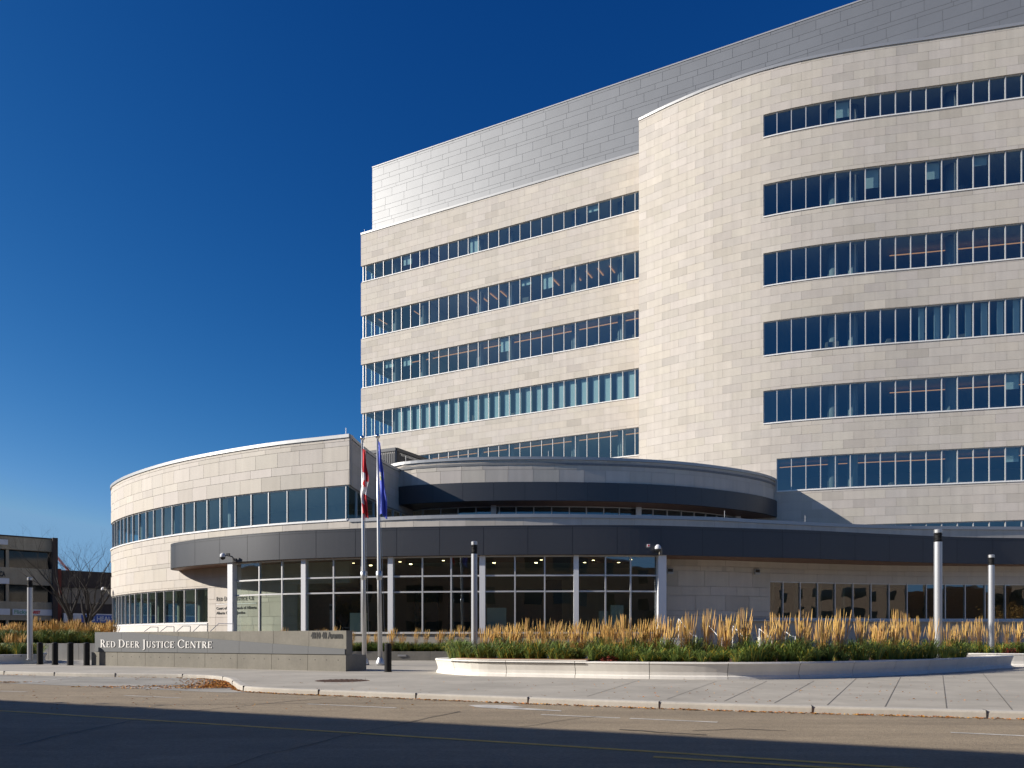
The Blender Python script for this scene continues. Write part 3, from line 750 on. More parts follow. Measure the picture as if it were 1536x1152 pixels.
# canopy
mb = MB(); cp = [canP.off(canP.L*i/160, -.1) for i in range(161)]
back = B((41, 44), (20, 43.2), (12, 40.5), (1, 39.0), (-6, 39.4), (-12, 42.2), (-16, 44.6), (-18, 45.6))
mb.prism([(p.x, p.y) for p in cp]+back, zC0+.012, zC0+.16)
can = part(mb, 'canopy', M['soffit'])
mb = MB(); mb.prism([(p.x, p.y) for p in cp]+back, zC1-.25, zC1-.05); o = mb.build('canopy_roof', M['roof']); o.parent = can
mb = MB(); sweep(mb, canP, 0, canP.L, rect(-.16, -.008, zC0-.002, zC1-.02), .35); o = mb.build('fascia_backing', M['charjoint']); o.parent = can
mb = MB(); u = canP.s_at(329.6)-2.3*3
while u < canP.L:
    a, b = max(u, 0)+.012, min(u+2.3, canP.L)-.012; n = 14; tn = random.gauss(1, .018)
    if b > a:
        for i in range(n):
            pa = canP.off(a+(b-a)*i/n, 0); pb = canP.off(a+(b-a)*(i+1)/n, 0)
            mb.quad([(pa.x, pa.y, zC0), (pb.x, pb.y, zC0), (pb.x, pb.y, zC1-.13), (pa.x, pa.y, zC1-.13)], 0, tn)
            mb.quad([(pa.x, pa.y, zC1-.115), (pb.x, pb.y, zC1-.115), (pb.x, pb.y, zC1), (pa.x, pa.y, zC1)], 0, tn)
    u += 2.3
sweep(mb, canP, 0, canP.L, rect(-.3, .012, zC1, zC1+.035), .5)
o = mb.build('fascia', M['charcoal'], recalc=False); o.parent = can
# lobby curtain wall
gl0, gl1 = canP.s_at(352), canP.s_at(991)
gP = canP.offset(-.42, .4)
g0, g1 = gP.s_at(352), gP.s_at(990)
zT, zA, zBm, z0g = zC0-.0, Z(2.97), Z(2.23), Z(.27)
f = MB()
def vert(px, wd, dp, mb_=None, o=0.):
    u = gP.s_at(px); p = gP.off(u, o); t = gP.tan(u); (mb_ or f).box((p.x, p.y, (zT+z0g)/2), (wd, dp, zT-z0g-.006), math.atan2(t.y, t.x))
for px in (390, 424, 501, 543, 634, 677, 772.5, 817, 908, 945.6): vert(px, .075, .16)
for a, b in ((zT-.07, zT-.001), (zA-.04, zA+.04), (zBm-.04, zBm+.04), (z0g-.002, z0g+.09)): sweep(f, gP, g0, g1, rect(-.075, .075, a, b), .5)
cw = part(f, 'lobby_window_wall', M['alu'])
g = MB(); st = [gP.s_at(px) for px in (352, 390, 424, 458, 501, 543, 587, 634, 677, 724, 772.5, 817, 864, 908, 945.6, 990)]
for a, b in zip(st, st[1:]):
    for za, zb_ in ((z0g, zBm), (zBm, zA), (zA, zT)):
        pa, pb = gP.pt(a), gP.pt(b); g.quad([(pa.x, pa.y, za), (pb.x, pb.y, za), (pb.x, pb.y, zb_), (pa.x, pa.y, zb_)])
# return panes at both ends
pe = gP.pt(g1); pe2 = pe+Vector((.35, 3.2)); g.quad([(pe.x, pe.y, z0g), (pe2.x, pe2.y, z0g), (pe2.x, pe2.y, zT), (pe.x, pe.y, zT)])
g.build('glass', M['podglass'], cw, recalc=False)
for px, wd, col in ((457.5, .28, 0), (587, .28, 0), (724, .30, 0), (864, .26, 0)):
    c = MB(); vert(px, wd, .30, c, .03); part(c, 'lobby_column', M['whitecol'])
for px in (351.5, 990.5):
    c = MB(); u = gP.s_at(px); p = gP.off(u, .14); t = gP.tan(u); c.box((p.x, p.y, zT/2), (.44 if px > 900 else .42, .34, zT-.004), math.atan2(t.y, t.x)); part(c, 'corner_column', M['whitecol'])
mb = MB(); sweep(mb, gP, g0, g1, rect(-.25, .12, -.05, z0g-.02), .5); sweep(mb, gP, g0, g1, rect(-.2, .2, z0g-.018, z0g-.001), .5)
part(mb, 'plinth', M['sidewalk'])
# lobby room
mb = MB()
lob = [gP.pt(g0+(g1-g0)*i/30) for i in range(31)]
lobpoly = [(p.x+(0.05), p.y+.15) for p in lob]+[(lob[-1].x+1.6, lob[-1].y+13), (lob[0].x+3.0, lob[0].y+13), (lob[0].x+.6, lob[0].y+2.5)]
mb.prism(lobpoly, z0g-.25, z0g-.03); part(mb, 'lobby_floor', M['shopwall'])
mb = MB(); mb.prism([(x, y+.2) for x, y in lobpoly], zC0+.2, zC0+.3); part(mb, 'lobby_ceiling', M['ceil'])
mb = MB()
yb = 53.
mb.quad([(-15, yb+2, 0), (12, yb+2, 0), (12, yb+2, zC0+.3), (-15, yb+2, zC0+.3)])
mb.quad([(-2, yb-4, 0), (12, yb-4, 0), (12, yb-4, zC0+.3), (-2, yb-4, zC0+.3)])
part(mb, 'lobby_inner_wall', M['stone'], recalc=False)
mb = MB()
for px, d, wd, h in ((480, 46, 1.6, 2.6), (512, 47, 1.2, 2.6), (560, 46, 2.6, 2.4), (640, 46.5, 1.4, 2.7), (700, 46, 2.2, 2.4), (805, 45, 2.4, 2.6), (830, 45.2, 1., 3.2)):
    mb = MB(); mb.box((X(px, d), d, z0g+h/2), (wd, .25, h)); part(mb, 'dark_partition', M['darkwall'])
mb = MB()
for px, d, wd, h in ((745, 44.2, 1.1, 1.5), (925, 43, .7, 1.6), (905, 43.5, .5, 1.3), (538, 44, .9, 1.2)):
    mb = MB(); mb.box((X(px, d), d, z0g+h/2), (wd, .5, h)); part(mb, 'reception_desk', M['blind'])
for px, py in ((366, 854), (394, 852), (440, 848.5), (446, 843.5), (481, 846.5), (530, 840), (556, 844), (600, 838), (616, 842), (665, 836), (741, 840), (812, 835), (804, 840), (877, 839), (890, 835.5), (928, 839), (946, 834.5)):
    m_ = MB(); z = zC0+.19; d = (z-EZ)*FP/(HZ-py)
    d = min(max(d, gP.pt(gP.s_at(px)).y+.8), 52)
    m_.lathe((X(px, d), d, z-.19), [(0, .0), (.075, .0), (.09, .02), (.09, .05), (0, .05)], 12); part(m_, 'downlight', M['downlight'])
# wall lettering beside the entrance, bent to the curve of the wall
u0 = rotP.s_at(324.7); wtot = rotP.s_at(386)-u0; dref = rotP.pt(u0).y
hpx = lambda y: EZ+(HZ-y)/FP*dref
def bend(mb_):
    nv = []
    for x, y, z in mb_.v: p = rotP.off(u0+x, .004-y); nv.append((p.x, p.y, z))
    mb_.v = nv
    return mb_
sg = MB()
serif(sg, 'RED DEER JUSTICE CE', .26, .21, (0, 0, hpx(901.8)), (1, 0, 0), wtot*.93, .010)
text_geo(sg, "Court of King's Bench of Alberta", .235, (0, 0, hpx(914.6)), (1, 0, 0), depth=.010, bold=.004, width=wtot*.98)
text_geo(sg, "Alberta Court of Justice", .235, (0, 0, hpx(921.6)), (1, 0, 0), depth=.010, bold=.004, width=wtot*.72)
part(bend(sg), 'wall_lettering', M['letterb'], recalc=False)
sg = MB()
for k in range(8): sg.box((wtot*.98*(k+.5)/8, -.008, hpx(906.6)), (wtot*.98/8, .014, .045))
part(bend(sg), 'lettering_rule', M['sill'])
# vents under the canopy
for px, py in ((1004.5, 857), (1134.5, 858)):
    u = podP.s_at(px); p = podP.off(u, .06); t = podP.tan(u); z = EZ+(HZ-py)/FP*p.y; a = math.atan2(t.y, t.x)
    m_ = MB(); m_.box((p.x, p.y, z), (.34, .12, .30), a); q = podP.off(u, .125)
    m_.box((q.x, q.y, z+.05), (.28, .01, .16), a, 1); m_.box((q.x, q.y, z-.08), (.30, .05, .04), a, 0); part(m_, 'wall_vent', [M['coping'], M['gap']])
m_ = MB(); p = canP.off(canP.s_at(972.5), .04); m_.box((p.x, p.y, EZ+(HZ-818.5)/FP*p.y), (.15, .08, .15), 0); m_.box((p.x+.0, p.y-.045, EZ+(HZ-818.5)/FP*p.y), (.08, .02, .08), 0, 1); part(m_, 'alarm_strobe', [M['signwhite'], M['textred']])

# ------------------------------------------------------------------ upper canopy drum
q = 1.02
upP = Path(B((-7.9, 47.2), (-6.6, 46.1), (-4.2, 45.3), (-1.85, 44.9), (1.2, 44.75), (4.4, 44.9), (7.85, 45.4), (11.1, 46.4), (14.7, 48.3), (16.6, 49.8), (17.75, 51.3), (18.0, 52.6), (17.6, 53.8)))
uF0, uF1, uCp = Z(8.1), Z(9.18), Z(10.5)
mb = MB(); cp = [upP.off(upP.L*i/120, -.1) for i in range(121)]; back = B((16.5, 54.5), (10, 56), (0, 56), (-8, 52))
mb.prism([(p.x, p.y) for p in cp]+back, uF0+.012, uF0+.15); uc = part(mb, 'upper_canopy', M['soffit'])
mb = MB(); mb.prism([(p.x, p.y) for p in cp]+back, uCp-.35, uCp-.2); mb.build('upper_roof', M['roof']).parent = uc
mb = MB(); sweep(mb, upP, 0, upP.L, rect(-.16, -.008, uF0-.002, uF1-.02), .35); mb.build('fascia_backing', M['charjoint']).parent = uc
mb = MB(); u = .1
while u < upP.L:
    a, b = u+.01, min(u+2.05, upP.L)-.01; tn = random.gauss(1, .018); n = 12
    for i in range(n):
        if b > a:
            pa = upP.off(a+(b-a)*i/n, 0); pb = upP.off(a+(b-a)*(i+1)/n, 0)
            mb.quad([(pa.x, pa.y, uF0), (pb.x, pb.y, uF0), (pb.x, pb.y, uF1), (pa.x, pa.y, uF1)], 0, tn)
    u += 2.05
mb.build('fascia', M['charcoal'], recalc=False).parent = uc
mb, bk = MB(), MB(); ucw = upP.offset(-.12, .4)
band(ucw, 0, ucw.L, uF1-.05, uCp, mb, bk, thick=.25, courses=C_P, wd=W_P, zref=uF1, seed=51, wjit=.12, step=.5)
part(mb, 'upper_wall', M['stone'], recalc=False); part(bk, 'upper_wall_backing', M['joint'])
mb = MB(); sweep(mb, ucw, 0, ucw.L, rect(-.4, .07, uCp, uCp+.19), .5); part(mb, 'upper_coping', M['coping'])
ugP = upP.offset(-2.2, .4)
ml = [ugP.s_at(px) for px in (607, 634, 661, 687, 714, 749, 774, 800.7, 827.4, 854, 879.5, 905.5, 929, 979.4, 1000.6, 1021.8, 1041.3, 1058.5, 1075, 1090, 1105)]
ribbon(ugP, .3, ugP.L-.3, Z(5.6), uF0+.01, ml, gl='towerglass', inset=.05, mw=.07, sillout=.02, trans=(), step=.6)
mb = MB()
for px in (741, 955.5, 1102):
    p = ugP.off(ugP.s_at(px), .25); mb.box((p.x, p.y, (Z(5.5)+uF0)/2), (.36, .36, uF0-Z(5.5)))
part(mb, 'upper_column', M['whitecol'])
inn = MB(); sweep(inn, upP, 0.5, upP.L-.5, [(-6.5, Z(5)), (-6.5, uF0+.1)], .8, closed=False, caps=False); part(inn, 'upper_inner_wall', M['room'], recalc=False)
# podium roof
mb = MB(); pp = [podP.off(podP.L*i/60, -.3) for i in range(61)]
mb.prism([(p.x, p.y) for p in pp]+B((40, 50), (12, 56), (0, 66), (-8, 66)), Z(5.3), Z(5.45))
rp = [rotP.off(rotP.L*i/60, -.3) for i in range(61)]; rr = [reP.off(reP.L*i/20, -.3) for i in range(1, 21)]
mb.prism([(p.x, p.y) for p in rp]+[(p.x, p.y) for p in rr]+B((-6, 66), (-22, 68)), zR2-.5, zR2-.35)
part(mb, 'podium_roof', M['roof'])
# rooftop louvre screen
lc = Vector(((594-768)/1152*50*K, 50*K)); d1 = Vector((1.65, 3)).normalized(); d2 = Vector((-1.65, .8)).normalized()
scr = MB()
for d, L in ((d1, 9.5), (d2, 4.2)):
    nrm = Vector((d.y, -d.x)) if d is d1 else Vector((-d.y, d.x))
    n = int(L/.16)
    for i in range(n):
        p = lc+d*(.08+.16*i); scr.box((p.x, p.y, Z(11.4)), (.10, .05, 1.9*K), math.atan2(d.y, d.x))
    a = lc; b = lc+d*L
    scr.bar((a.x, a.y, Z(12.38)), (b.x, b.y, Z(12.38)), .16, .24); scr.bar((a.x, a.y, Z(10.3)), (b.x, b.y, Z(10.3)), .12, .12)
scr.bar((lc.x, lc.y, Z(10)), (lc.x, lc.y, Z(12.3)), .14, .14)
scr.prism([tuple(lc+d1*.25+d2*.25), tuple(lc+d1*9.2+d2*.25), tuple(lc+d1*9.2+d2*4), tuple(lc+d1*.25+d2*4)], Z(10), Z(12.2))
part(scr, 'louvre_screen', M['charcoal'])
mb = MB()
for path, z, px in ((rotP, zR2+.19, 516), (ucw, uCp+.19, 606), (ucw, uCp+.19, 823), (podP, zCop+.19, 1090), (podP, zCop+.19, 1211), (frontP, Z(TOP)+.2, 545)):
    p = path.off(path.s_at(px), -.2); mb.tube([(p.x, p.y, z-.05), (p.x, p.y, z+.42)], .018, 6)
part(mb, 'lightning_rod', M['coping'])

# ================================================================== STREET FURNITURE
def copy_tree(root, loc=None, rz=None, label=None, scale=None):
    r = root.copy(); COL.objects.link(r)
    if loc is not None: r.location = loc
    if rz is not None: r.rotation_euler = (0, 0, rz)
    if scale is not None: r.scale = scale
    if label: r['label'] = label
    for ch in list(root.children):
        c = ch.copy(); COL.objects.link(c); c.parent = r
        for g_ in ch.children:
            d = g_.copy(); COL.objects.link(d); d.parent = c
    return r
# --- sign wall
sr = G(519, 1007.2); slf = G(137, 997.8); sd = (sr-slf).normalized(); sn = Vector((sd.y, -sd.x)); SL = (sr-slf).length
SWL = empty('sign_wall', 'long low concrete entrance wall with grey metal panel carrying white serif lettering', 'sign', (slf.x, slf.y, 0), math.atan2(sd.y, sd.x))
def sp_(o, parent=SWL): o.parent = parent; return o
# local frame: x along the wall, -y towards the street
mb = MB(); hb = .525; n = 8; wb = SL/n
for i in range(n): mb.box((wb*(i+.5), .52, hb/2-.004), (wb-.014, 1.04, hb))
sp_(mb.build('base_course', M['castconc']))
mb = MB(); mb.box((SL/2, .55, hb/2-.02), (SL-.1, .94, hb-.06)); 
for i in range(n):
    for k in (.2, .5, .8): 
        mb.tube([(wb*(i+k), -.003, .36), (wb*(i+k), .02, .36)], .018, 8)
sp_(mb.build('base_joint', M['gap']))
H1 = EZ+13.4*sr.y/FP
x0 = .30
mb = MB(); U = (SL-x0)/8
for i in range(8): mb.box((x0+U*(i+.5), .17, (hb+H1)/2), (U-.012, .30, H1-hb-.006))
sp_(mb.build('upper_course', M['castconc']))
mb = MB(); mb.box(((SL+x0)/2, .18, (hb+H1)/2-.02), (SL-x0-.06, .24, H1-hb-.04)); sp_(mb.build('upper_joint', M['gap']))
mb = MB()
def ptop(x):
    t = (x-1.9)/(SL-1.9); return H1-.004 if t < 0 else H1-.004-(H1-.72)*t
xs = [x0-.05]+[x0+U*i for i in range(1, 8)]+[SL-.03]
for a, b in zip(xs, xs[1:]):
    a += .004; b -= .004; zs = [(a, hb+.02), (b, hb+.02), (b, ptop(b)), (a, ptop(a))]
    if a < 1.9 < b: zs = [(a, hb+.02), (b, hb+.02), (b, ptop(b)), (1.9, ptop(1.9)), (a, ptop(a))]
    F = [(x, -.02, z) for x, z in zs]; Bk = [(x, .019, z) for x, z in zs]
    mb.quad(F)
    for i in range(len(F)): mb.quad([F[i], F[(i+1) % len(F)], Bk[(i+1) % len(F)], Bk[i]])
pn = sp_(mb.build('metal_panel', M['signmetal']))
def wx(px):      # local x on the wall face seen at column px
    k = (px-CX)/FP; return (k*slf.y-slf.x)/(sd.x-k*sd.y)
mb = MB(); a, b = wx(151.5), wx(320.5); ya = slf.y+sd.y*a
zb_ = EZ+(HZ-971.5)/FP*(slf.y+sd.y*(a+b)/2)
serif(mb, 'RED DEER JUSTICE CENTRE', .30, .235, (a, -.021, zb_), (1, 0, 0), b-a, .020)
sp_(mb.build('lettering', M['letterw'], recalc=False), pn)
mb = MB(); a, b = wx(466), wx(514); text_geo(mb, '4810 48 Avenue', .29, (a, .019, EZ+(HZ-957.5)/FP*sr.y), (1, 0, 0), depth=.012, bold=.008, width=b-a)
sp_(mb.build('street_number', M['letterb'], recalc=False), [c for c in SWL.children if c.name.startswith('upper_course')][0])
# --- bollards
def bollard_mesh():
    mb = MB(); mb.lathe((0, 0, 0), [(0, 0), (.112, 0), (.112, .86), (.106, .885), (.085, .9), (.05, .908), (0, .91)], 24); return mb
bol = empty('bollard', 'black bollard beside the right end of the sign wall and the flagpole foot', 'bollard', (*G(582, 1008), 0), 0, 'black bollards along the plaza edge')
bollard_mesh().build('sleeve', M['black'], bol, smooth=False)
mb = MB(); mb.lathe((0, 0, 0), [(.135, .0), (.135, .012), (.112, .014)], 24); mb.build('base_ring', M['gap'], bol)
for px, py, lb in ((130, 998.3, 'black bollard touching the left end of the grey sign wall'), (105.5, 998, 'black bollard second from the sign wall, in the row of four'), (82.5, 997.4, 'black bollard third from the sign wall, just right of the low white planter tip'), (60, 996.7, 'black bollard in front of the low white planter, farthest from the sign')):
    c = copy_tree(bol, (*G(px, py), 0), label=lb)
# --- lamp columns
def lamp(px, d, ztop, zb, dia, label):
    L = empty('lamp_column', label, 'street lamp', (X(px, d), d, zb), 0, 'slim aluminium lamp columns')
    H = ztop-zb; r = dia/2
    mb = MB(); mb.lathe((0, 0, 0), [(r+.04, 0), (r+.04, .02), (r, .03), (r, H-.42), (r-.02, H-.42), (0, H-.42)], 20); mb.build('shaft', M['lamp'], L, smooth=False)
    mb = MB(); mb.lathe((0, 0, 0), [(r-.012, H-.42), (r-.012, H-.12)], 20)
    for k in range(4): mb.box((0, 0, H-.38+.07*k), (dia*.9, dia*.9, .008), k)
    mb.build('louvre_band', M['black'], L)
    mb = MB(); mb.lathe((0, 0, 0), [(0, H-.12), (r, H-.12), (r+.003, H-.02), (r-.02, H), (0, H+.003)], 20); mb.build('cap', M['steel'], L)
lamp(711.5, 25.5, EZ+(HZ-812)/FP*25.5, 0, .205, 'aluminium lamp column in front of the lobby, right of the flagpoles')
lamp(1407, 25.4, EZ+(HZ-794)/FP*25.4, .36, .25, 'tallest aluminium lamp column, in the grasses near the right planter tip')
lamp(1487, 30.6, EZ+(HZ-832)/FP*30.6, .44, .225, 'aluminium lamp column at the far right, standing behind the smaller mulched planter')
lamp(45, 31.5, EZ+(HZ-866)/FP*31.5, .2, .2, 'aluminium lamp column at the far left in front of the concrete shop building')
# --- flagpoles
def flagpole(bx, by, tx, ty, d, label, flag, z0_=0):
    base = Vector((X(bx, d), d, z0_)); top = Vector((X(tx, d), d, EZ+(HZ-ty)/FP*d)); H = top.z
    L = empty('flagpole', label, 'flagpole', base, 0, 'flagpoles')
    lean = (top.x-base.x)
    P = lambda z: Vector((lean*z/H, 0, z))
    mb = MB(); mb.tube([P(0), P(H*.35), P(H*.7), P(H)], [.095, .088, .065, .042], 16); mb.build('pole', M['steel'], L, smooth=True)
    mb = MB(); mb.lathe((0, 0, 0), [(.0, 0), (.19, 0), (.185, .10), (.15, .2), (.11, .26), (.097, .3)], 20); mb.build('shoe', M['lamp'], L, smooth=True)
    mb = MB(); mb.lathe((lean, 0, H), [(0, .0), (.05, .02), (.09, .07), (.098, .11), (.09, .15), (.05, .195), (0, .21)], 16); mb.build('ball_finial', M['chrome'], L, smooth=True)
    zc = EZ+(HZ-862)/FP*d; q_ = P(zc); mb = MB(); mb.lathe((q_.x, q_.y, zc-.22), [(.085, 0), (.11, .05), (.13, .16), (.13, .34), (.10, .36), (.085, .37)], 16); mb.build('winch_collar', M['steel'], L, smooth=True)
    mb = MB(); pz = P(.9); mb.tube([P(H-.1)+Vector((.05, -.06, 0)), P(zc)+Vector((.14, -.02, 0)), pz+Vector((.17, 0, .3))], .006, 5); mb.build('halyard', M['steel'], L)
    # hanging flag
    F = MB(); hz0, hz1 = EZ+(HZ-flag['y0'])/FP*d, EZ+(HZ-flag['y1'])/FP*d; nv, nu = 36, 14; rs = random.Random(flag['seed']); V = []
    for i in range(nv+1):
        v = i/nv; z = hz0+(hz1-hz0)*v; row = []
        wd = flag['w'](v); xo = flag['x'](v)
        for j in range(nu+1):
            t = j/nu; fold = math.sin(t*math.pi*3.2+v*2.4)*.07*(.3+v)+.02*math.sin(v*11+t*5)
            pz = P(z); row.append((pz.x+.04+xo+wd*t+.015*math.sin(v*17+j), -.10+fold, z-.09*t*(1+v)+ (.05*math.sin(t*6) if i == nv else 0)))
        V.append(row)
    for i in range(nv):
        for j in range(nu):
            F.quad([V[i][j], V[i][j+1], V[i+1][j+1], V[i+1][j]], flag['c']((i+.5)/nv, (j+.5)/nu))
    me = F.build('flag', flag['m'], L, smooth=True, recalc=False)
    me['label'] = flag['label']
def canada(v, t):
    if .46 < v < .60 and .15 < t < .62 and abs(v-.53)+abs(t-.38)*.25 < .07: return 0
    if t < .47 and .36 < v < .83: return 1
    if t >= .47 and .47 < v < .66: return 1
    return 0
def alberta(v, t):
    if abs(v-.47) < .055 and .18 < t < .46: return 1 if v < .47 else (2 if t < .3 else 3)
    return 0
flagpole(546.8, 999, 543.7, 661, 30.6, 'left flagpole with a limp red and white flag', dict(y0=673, y1=771, seed=1, w=lambda v: .11+.15*min(1, v*2.2), x=lambda v: -.04-.09*math.exp(-((v-.72)/.18)**2), c=canada, m=[M['flagred'], M['flagwhite']], label='limp red and white national flag with a red leaf'))
flagpole(570.5, 998, 566.3, 658.5, 30.4, 'right flagpole with a limp royal blue flag', dict(y0=662, y1=772, seed=2, w=lambda v: .07+.22*min(1, v*1.25), x=lambda v: .0+.05*v, c=alberta, m=[M['flagblue'], M['flagwhite'], M['flagyellow'], M['textgreen']], label='limp royal blue flag with a small shield'))
# --- security cameras
def seccam(p, rz, label, armlen=.7):
    L = empty('security_camera', label, 'camera', p, rz, 'security cameras on the courthouse')
    mb = MB(); mb.box((0, -.03, 0), (.18, .06, .22)); mb.tube([(0, -.05, 0), (-.12*armlen, -.28*armlen, .3*armlen), (-.55*armlen, -.45*armlen, .42*armlen), (-.85*armlen, -.5*armlen, .36*armlen)], .04, 8); mb.box((-.45*armlen, -.42*armlen, .48*armlen), (.16, .16, .16)); mb.build('bracket', M['castconc'], L)
    mb = MB(); mb.lathe((-.92*armlen, -.5*armlen, .02), [(0, .36), (.07, .35), (.15, .27), (.16, .16), (.15, .12)], 16); mb.build('housing', M['signwhite'], L, smooth=True)
    mb = MB(); mb.lathe((-.92*armlen, -.5*armlen, .02), [(.145, .12), (.135, .05), (.09, -.01), (0, -.04)], 16); mb.build('dome', M['darkglass'], L, smooth=True)
p = canP.off(canP.s_at(353), .05); seccam((p.x, p.y, zC0+.1), 0, 'grey dome camera on an arm above the left lobby column', .6)
p = canP.off(canP.s_at(990), .04); seccam((p.x, p.y, zC0+.12), .5, 'small white dome camera above the right end of the lobby glass', .3)
p = rotP.off(rotP.s_at(169.5), .1); seccam((p.x-.1, p.y-.1, EZ+(HZ-888)/FP*p.y), -.9, 'white dome camera on the left edge of the stone rotunda', .6)
# --- handrails
def handrail(pts, label, grp, m_='steel', posts=(0, -1)):
    c = Vector(pts[0]); L = empty('handrail', label, 'handrail', (c.x, c.y, c.z-.9), 0, grp)
    rel = [Vector(p)-c+Vector((0, 0, .9)) for p in pts]
    mb = MB(); mb.tube(rel, .016, 8); mb.build('rail', M[m_], L)
    for k in posts:
        mb = MB(); q_ = rel[k]; mb.tube([q_, (q_.x, q_.y, q_.z-.95)], .02, 8); mb.build('post', M[m_], L)
d = 35.5
for i, (ax, ay, bx, by) in enumerate(((217, 947, 226, 940.5), (241, 947, 250, 940), (265.5, 947, 274.5, 939), (290, 947, 300, 937.5), (315.5, 947, 328, 935.5))):
    ends = ['leftmost short', 'second short', 'middle short', 'fourth short', 'long rightmost']
    q1, q2, q3 = [(X(px, dd), dd, EZ+(HZ-py)/FP*dd) for px, py, dd in ((ax, ay, d), (bx, by, d+.3), (bx+(22 if i == 4 else 11), by+.1, d+.3))]
    handrail([q1, q2, q3], ends[i]+' steel handrail behind the sign wall, below the left rotunda', 'handrails of the left steps')
d = 34.
for i, (ax, ay, bx, by) in enumerate(((1018, 928, 1038, 953), (1062, 937, 1077, 954), (1099, 938.5, 1114, 954), (1139, 943, 1152, 954.5), (1178, 947, 1187, 954.5))):
    ends = ['longest', 'second', 'third', 'fourth', 'shortest rightmost']
    q1, q2, q3 = [(X(px, dd), dd, EZ+(HZ-py)/FP*dd) for px, py, dd in ((ax, ay, d+.5), (bx, by, d), (bx+6, by+.1, d))]
    handrail([q1, q2, q3], ends[i]+' white sloping handrail behind the golden grasses, right side', 'handrails of the right steps', 'sill')

# ================================================================== PLANTERS
def planter_wall(name, path, z1, label, prof=None, seg=1.9, m_='precast', flare=True):
    L = empty(name, label, 'planter', (path.p[0].x, path.p[0].y, 0))
    if prof is None: prof = [(-.34, -.02), (.02, -.02), (.0, .07), (-.035, .10), (-.03, z1*.42), (.03, z1-.07), (.055, z1-.035), (.035, z1), (-.34, z1)]
    n = max(1, int(path.L/seg)); st = path.L/n; w_ = MB()
    for i in range(n): sweep(w_, path, st*i+.008, st*(i+1)-.008, prof, .3)
    o = w_.build('planter_wall', M[m_]); o.parent = L; o.matrix_parent_inverse = Matrix.Translation(-L.location)
    w_ = MB(); ip = [(a-.02 if a > -.2 else a+.02, max(b-.02, 0)) for a, b in prof]; sweep(w_, path, .1, path.L-.1, ip, .3)
    o = w_.build('joint_shadow', M['gap']); o.parent = L; o.matrix_parent_inverse = Matrix.Translation(-L.location)
    return L
def soil(L, poly, z):
    mb = MB(); mb.v += [(x, y, z) for x, y in poly]; mb.f.append(tuple(range(len(poly)))); mb.m.append(0); mb.t.append(1.)
    o = mb.build('soil', M['mulch'], recalc=False); o.parent = L; o.matrix_parent_inverse = Matrix.Translation(-L.location)
front_pts = [G(px, py) for px, py in ((653, 1009), (700, 1013.2), (770, 1015), (836, 1016.2), (920, 1017.8), (1003, 1018.9), (1100, 1019.4), (1201, 1018.4), (1290, 1015.6), (1350, 1012.8), (1410, 1009.5), (1460, 1006.2), (1500, 1002.6))]
fl = front_pts[0]; fr_ = front_pts[-1]
pl_pts = [fl+Vector((.9, 2.3)), fl+Vector((.32, 1.4)), fl+Vector((.0, .4))]+front_pts[1:]+[fr_+Vector((.9, .75)), fr_+Vector((.6, 1.6)), fr_+Vector((-.8, 2.0))]
plP = Path(pl_pts)
PL = planter_wall('curved_planter', plP, .44, 'long curved white planter full of golden grass, with a wooden bench strip')
bk = [fr_+Vector((-4, 2.1)), fl+Vector((8, 4.2)), fl+Vector((3.5, 3.6))]
soil(PL, [tuple(plP.off(plP.L*i/70, -.2)) for i in range(71)]+[tuple(v) for v in bk], .36)
bw = Path([fr_+Vector((-.8, 2.0)), fr_+Vector((-4, 2.2)), fl+Vector((8, 4.3)), fl+Vector((3.5, 3.7)), fl+Vector((.9, 2.3))])
w_ = MB(); sweep(w_, bw, 0, bw.L, rect(-.0, .2, -.02, .43), .6); o = w_.build('rear_wall', M['precast']); o.parent = PL; o.matrix_parent_inverse = Matrix.Translation(-PL.location)
# bench strip
ua, ub = plP.s_at(679), plP.s_at(880)
w_ = MB()
for k in range(4): sweep(w_, plP, ua, ub, rect(-.10-.10*k-.085, -.10-.10*k, .462, .492), .4)
o = w_.build('bench_slats', M['wood']); o.parent = PL; o.matrix_parent_inverse = Matrix.Translation(-PL.location)
w_ = MB(); sweep(w_, plP, ua, ub, rect(-.06, .05, .455, .475), .4); o = w_.build('bench_edge', M['precast']); o.parent = PL; o.matrix_parent_inverse = Matrix.Translation(-PL.location)
w_ = MB(); sweep(w_, plP, ua+.02, ub-.02, rect(-.05, .062, .375, .405), .4); o = w_.build('bench_shadow_strip', M['gap']); o.parent = PL; o.matrix_parent_inverse = Matrix.Translation(-PL.location)  # dark strip on the wall face, painted shadow of a recess under the seat
# right small planter
r0 = G(1470, 990); rp_ = Path([Vector((X(1400, 31), 31)), Vector((X(1445, 29.6), 29.6)), Vector((X(1480, 29.2), 29.2)), Vector((X(1536, 28.8), 28.8)), Vector((X(1640, 28.6), 28.6)), Vector((X(1800, 29), 29))])
PR = planter_wall('curved_planter', rp_, .50, 'smaller white precast planter with red bark mulch behind the right end of the long planter', seg=2.2)
soil(PR, [tuple(rp_.off(rp_.L*i/20, -.2)) for i in range(21)]+[(X(1800, 34), 34), (X(1400, 34.5), 34.5)], .44)
# far left low planter
lp_ = Path([Vector(v) for v in ((-34, 33.5), (-27, 31.9), (-23.2, 31.35), (-21.4, 31.4), (-20.55, 32.2), (-20.6, 33.5), (-21.6, 35.6), (-23, 37.6))])
PLF = planter_wall('curved_planter', lp_, .40, 'low white planter with a rounded end behind the leftmost bollards', seg=2.4)
soil(PLF, [tuple(lp_.off(lp_.L*i/40, -.2)) for i in range(41)]+[(-34, 40)], .33)
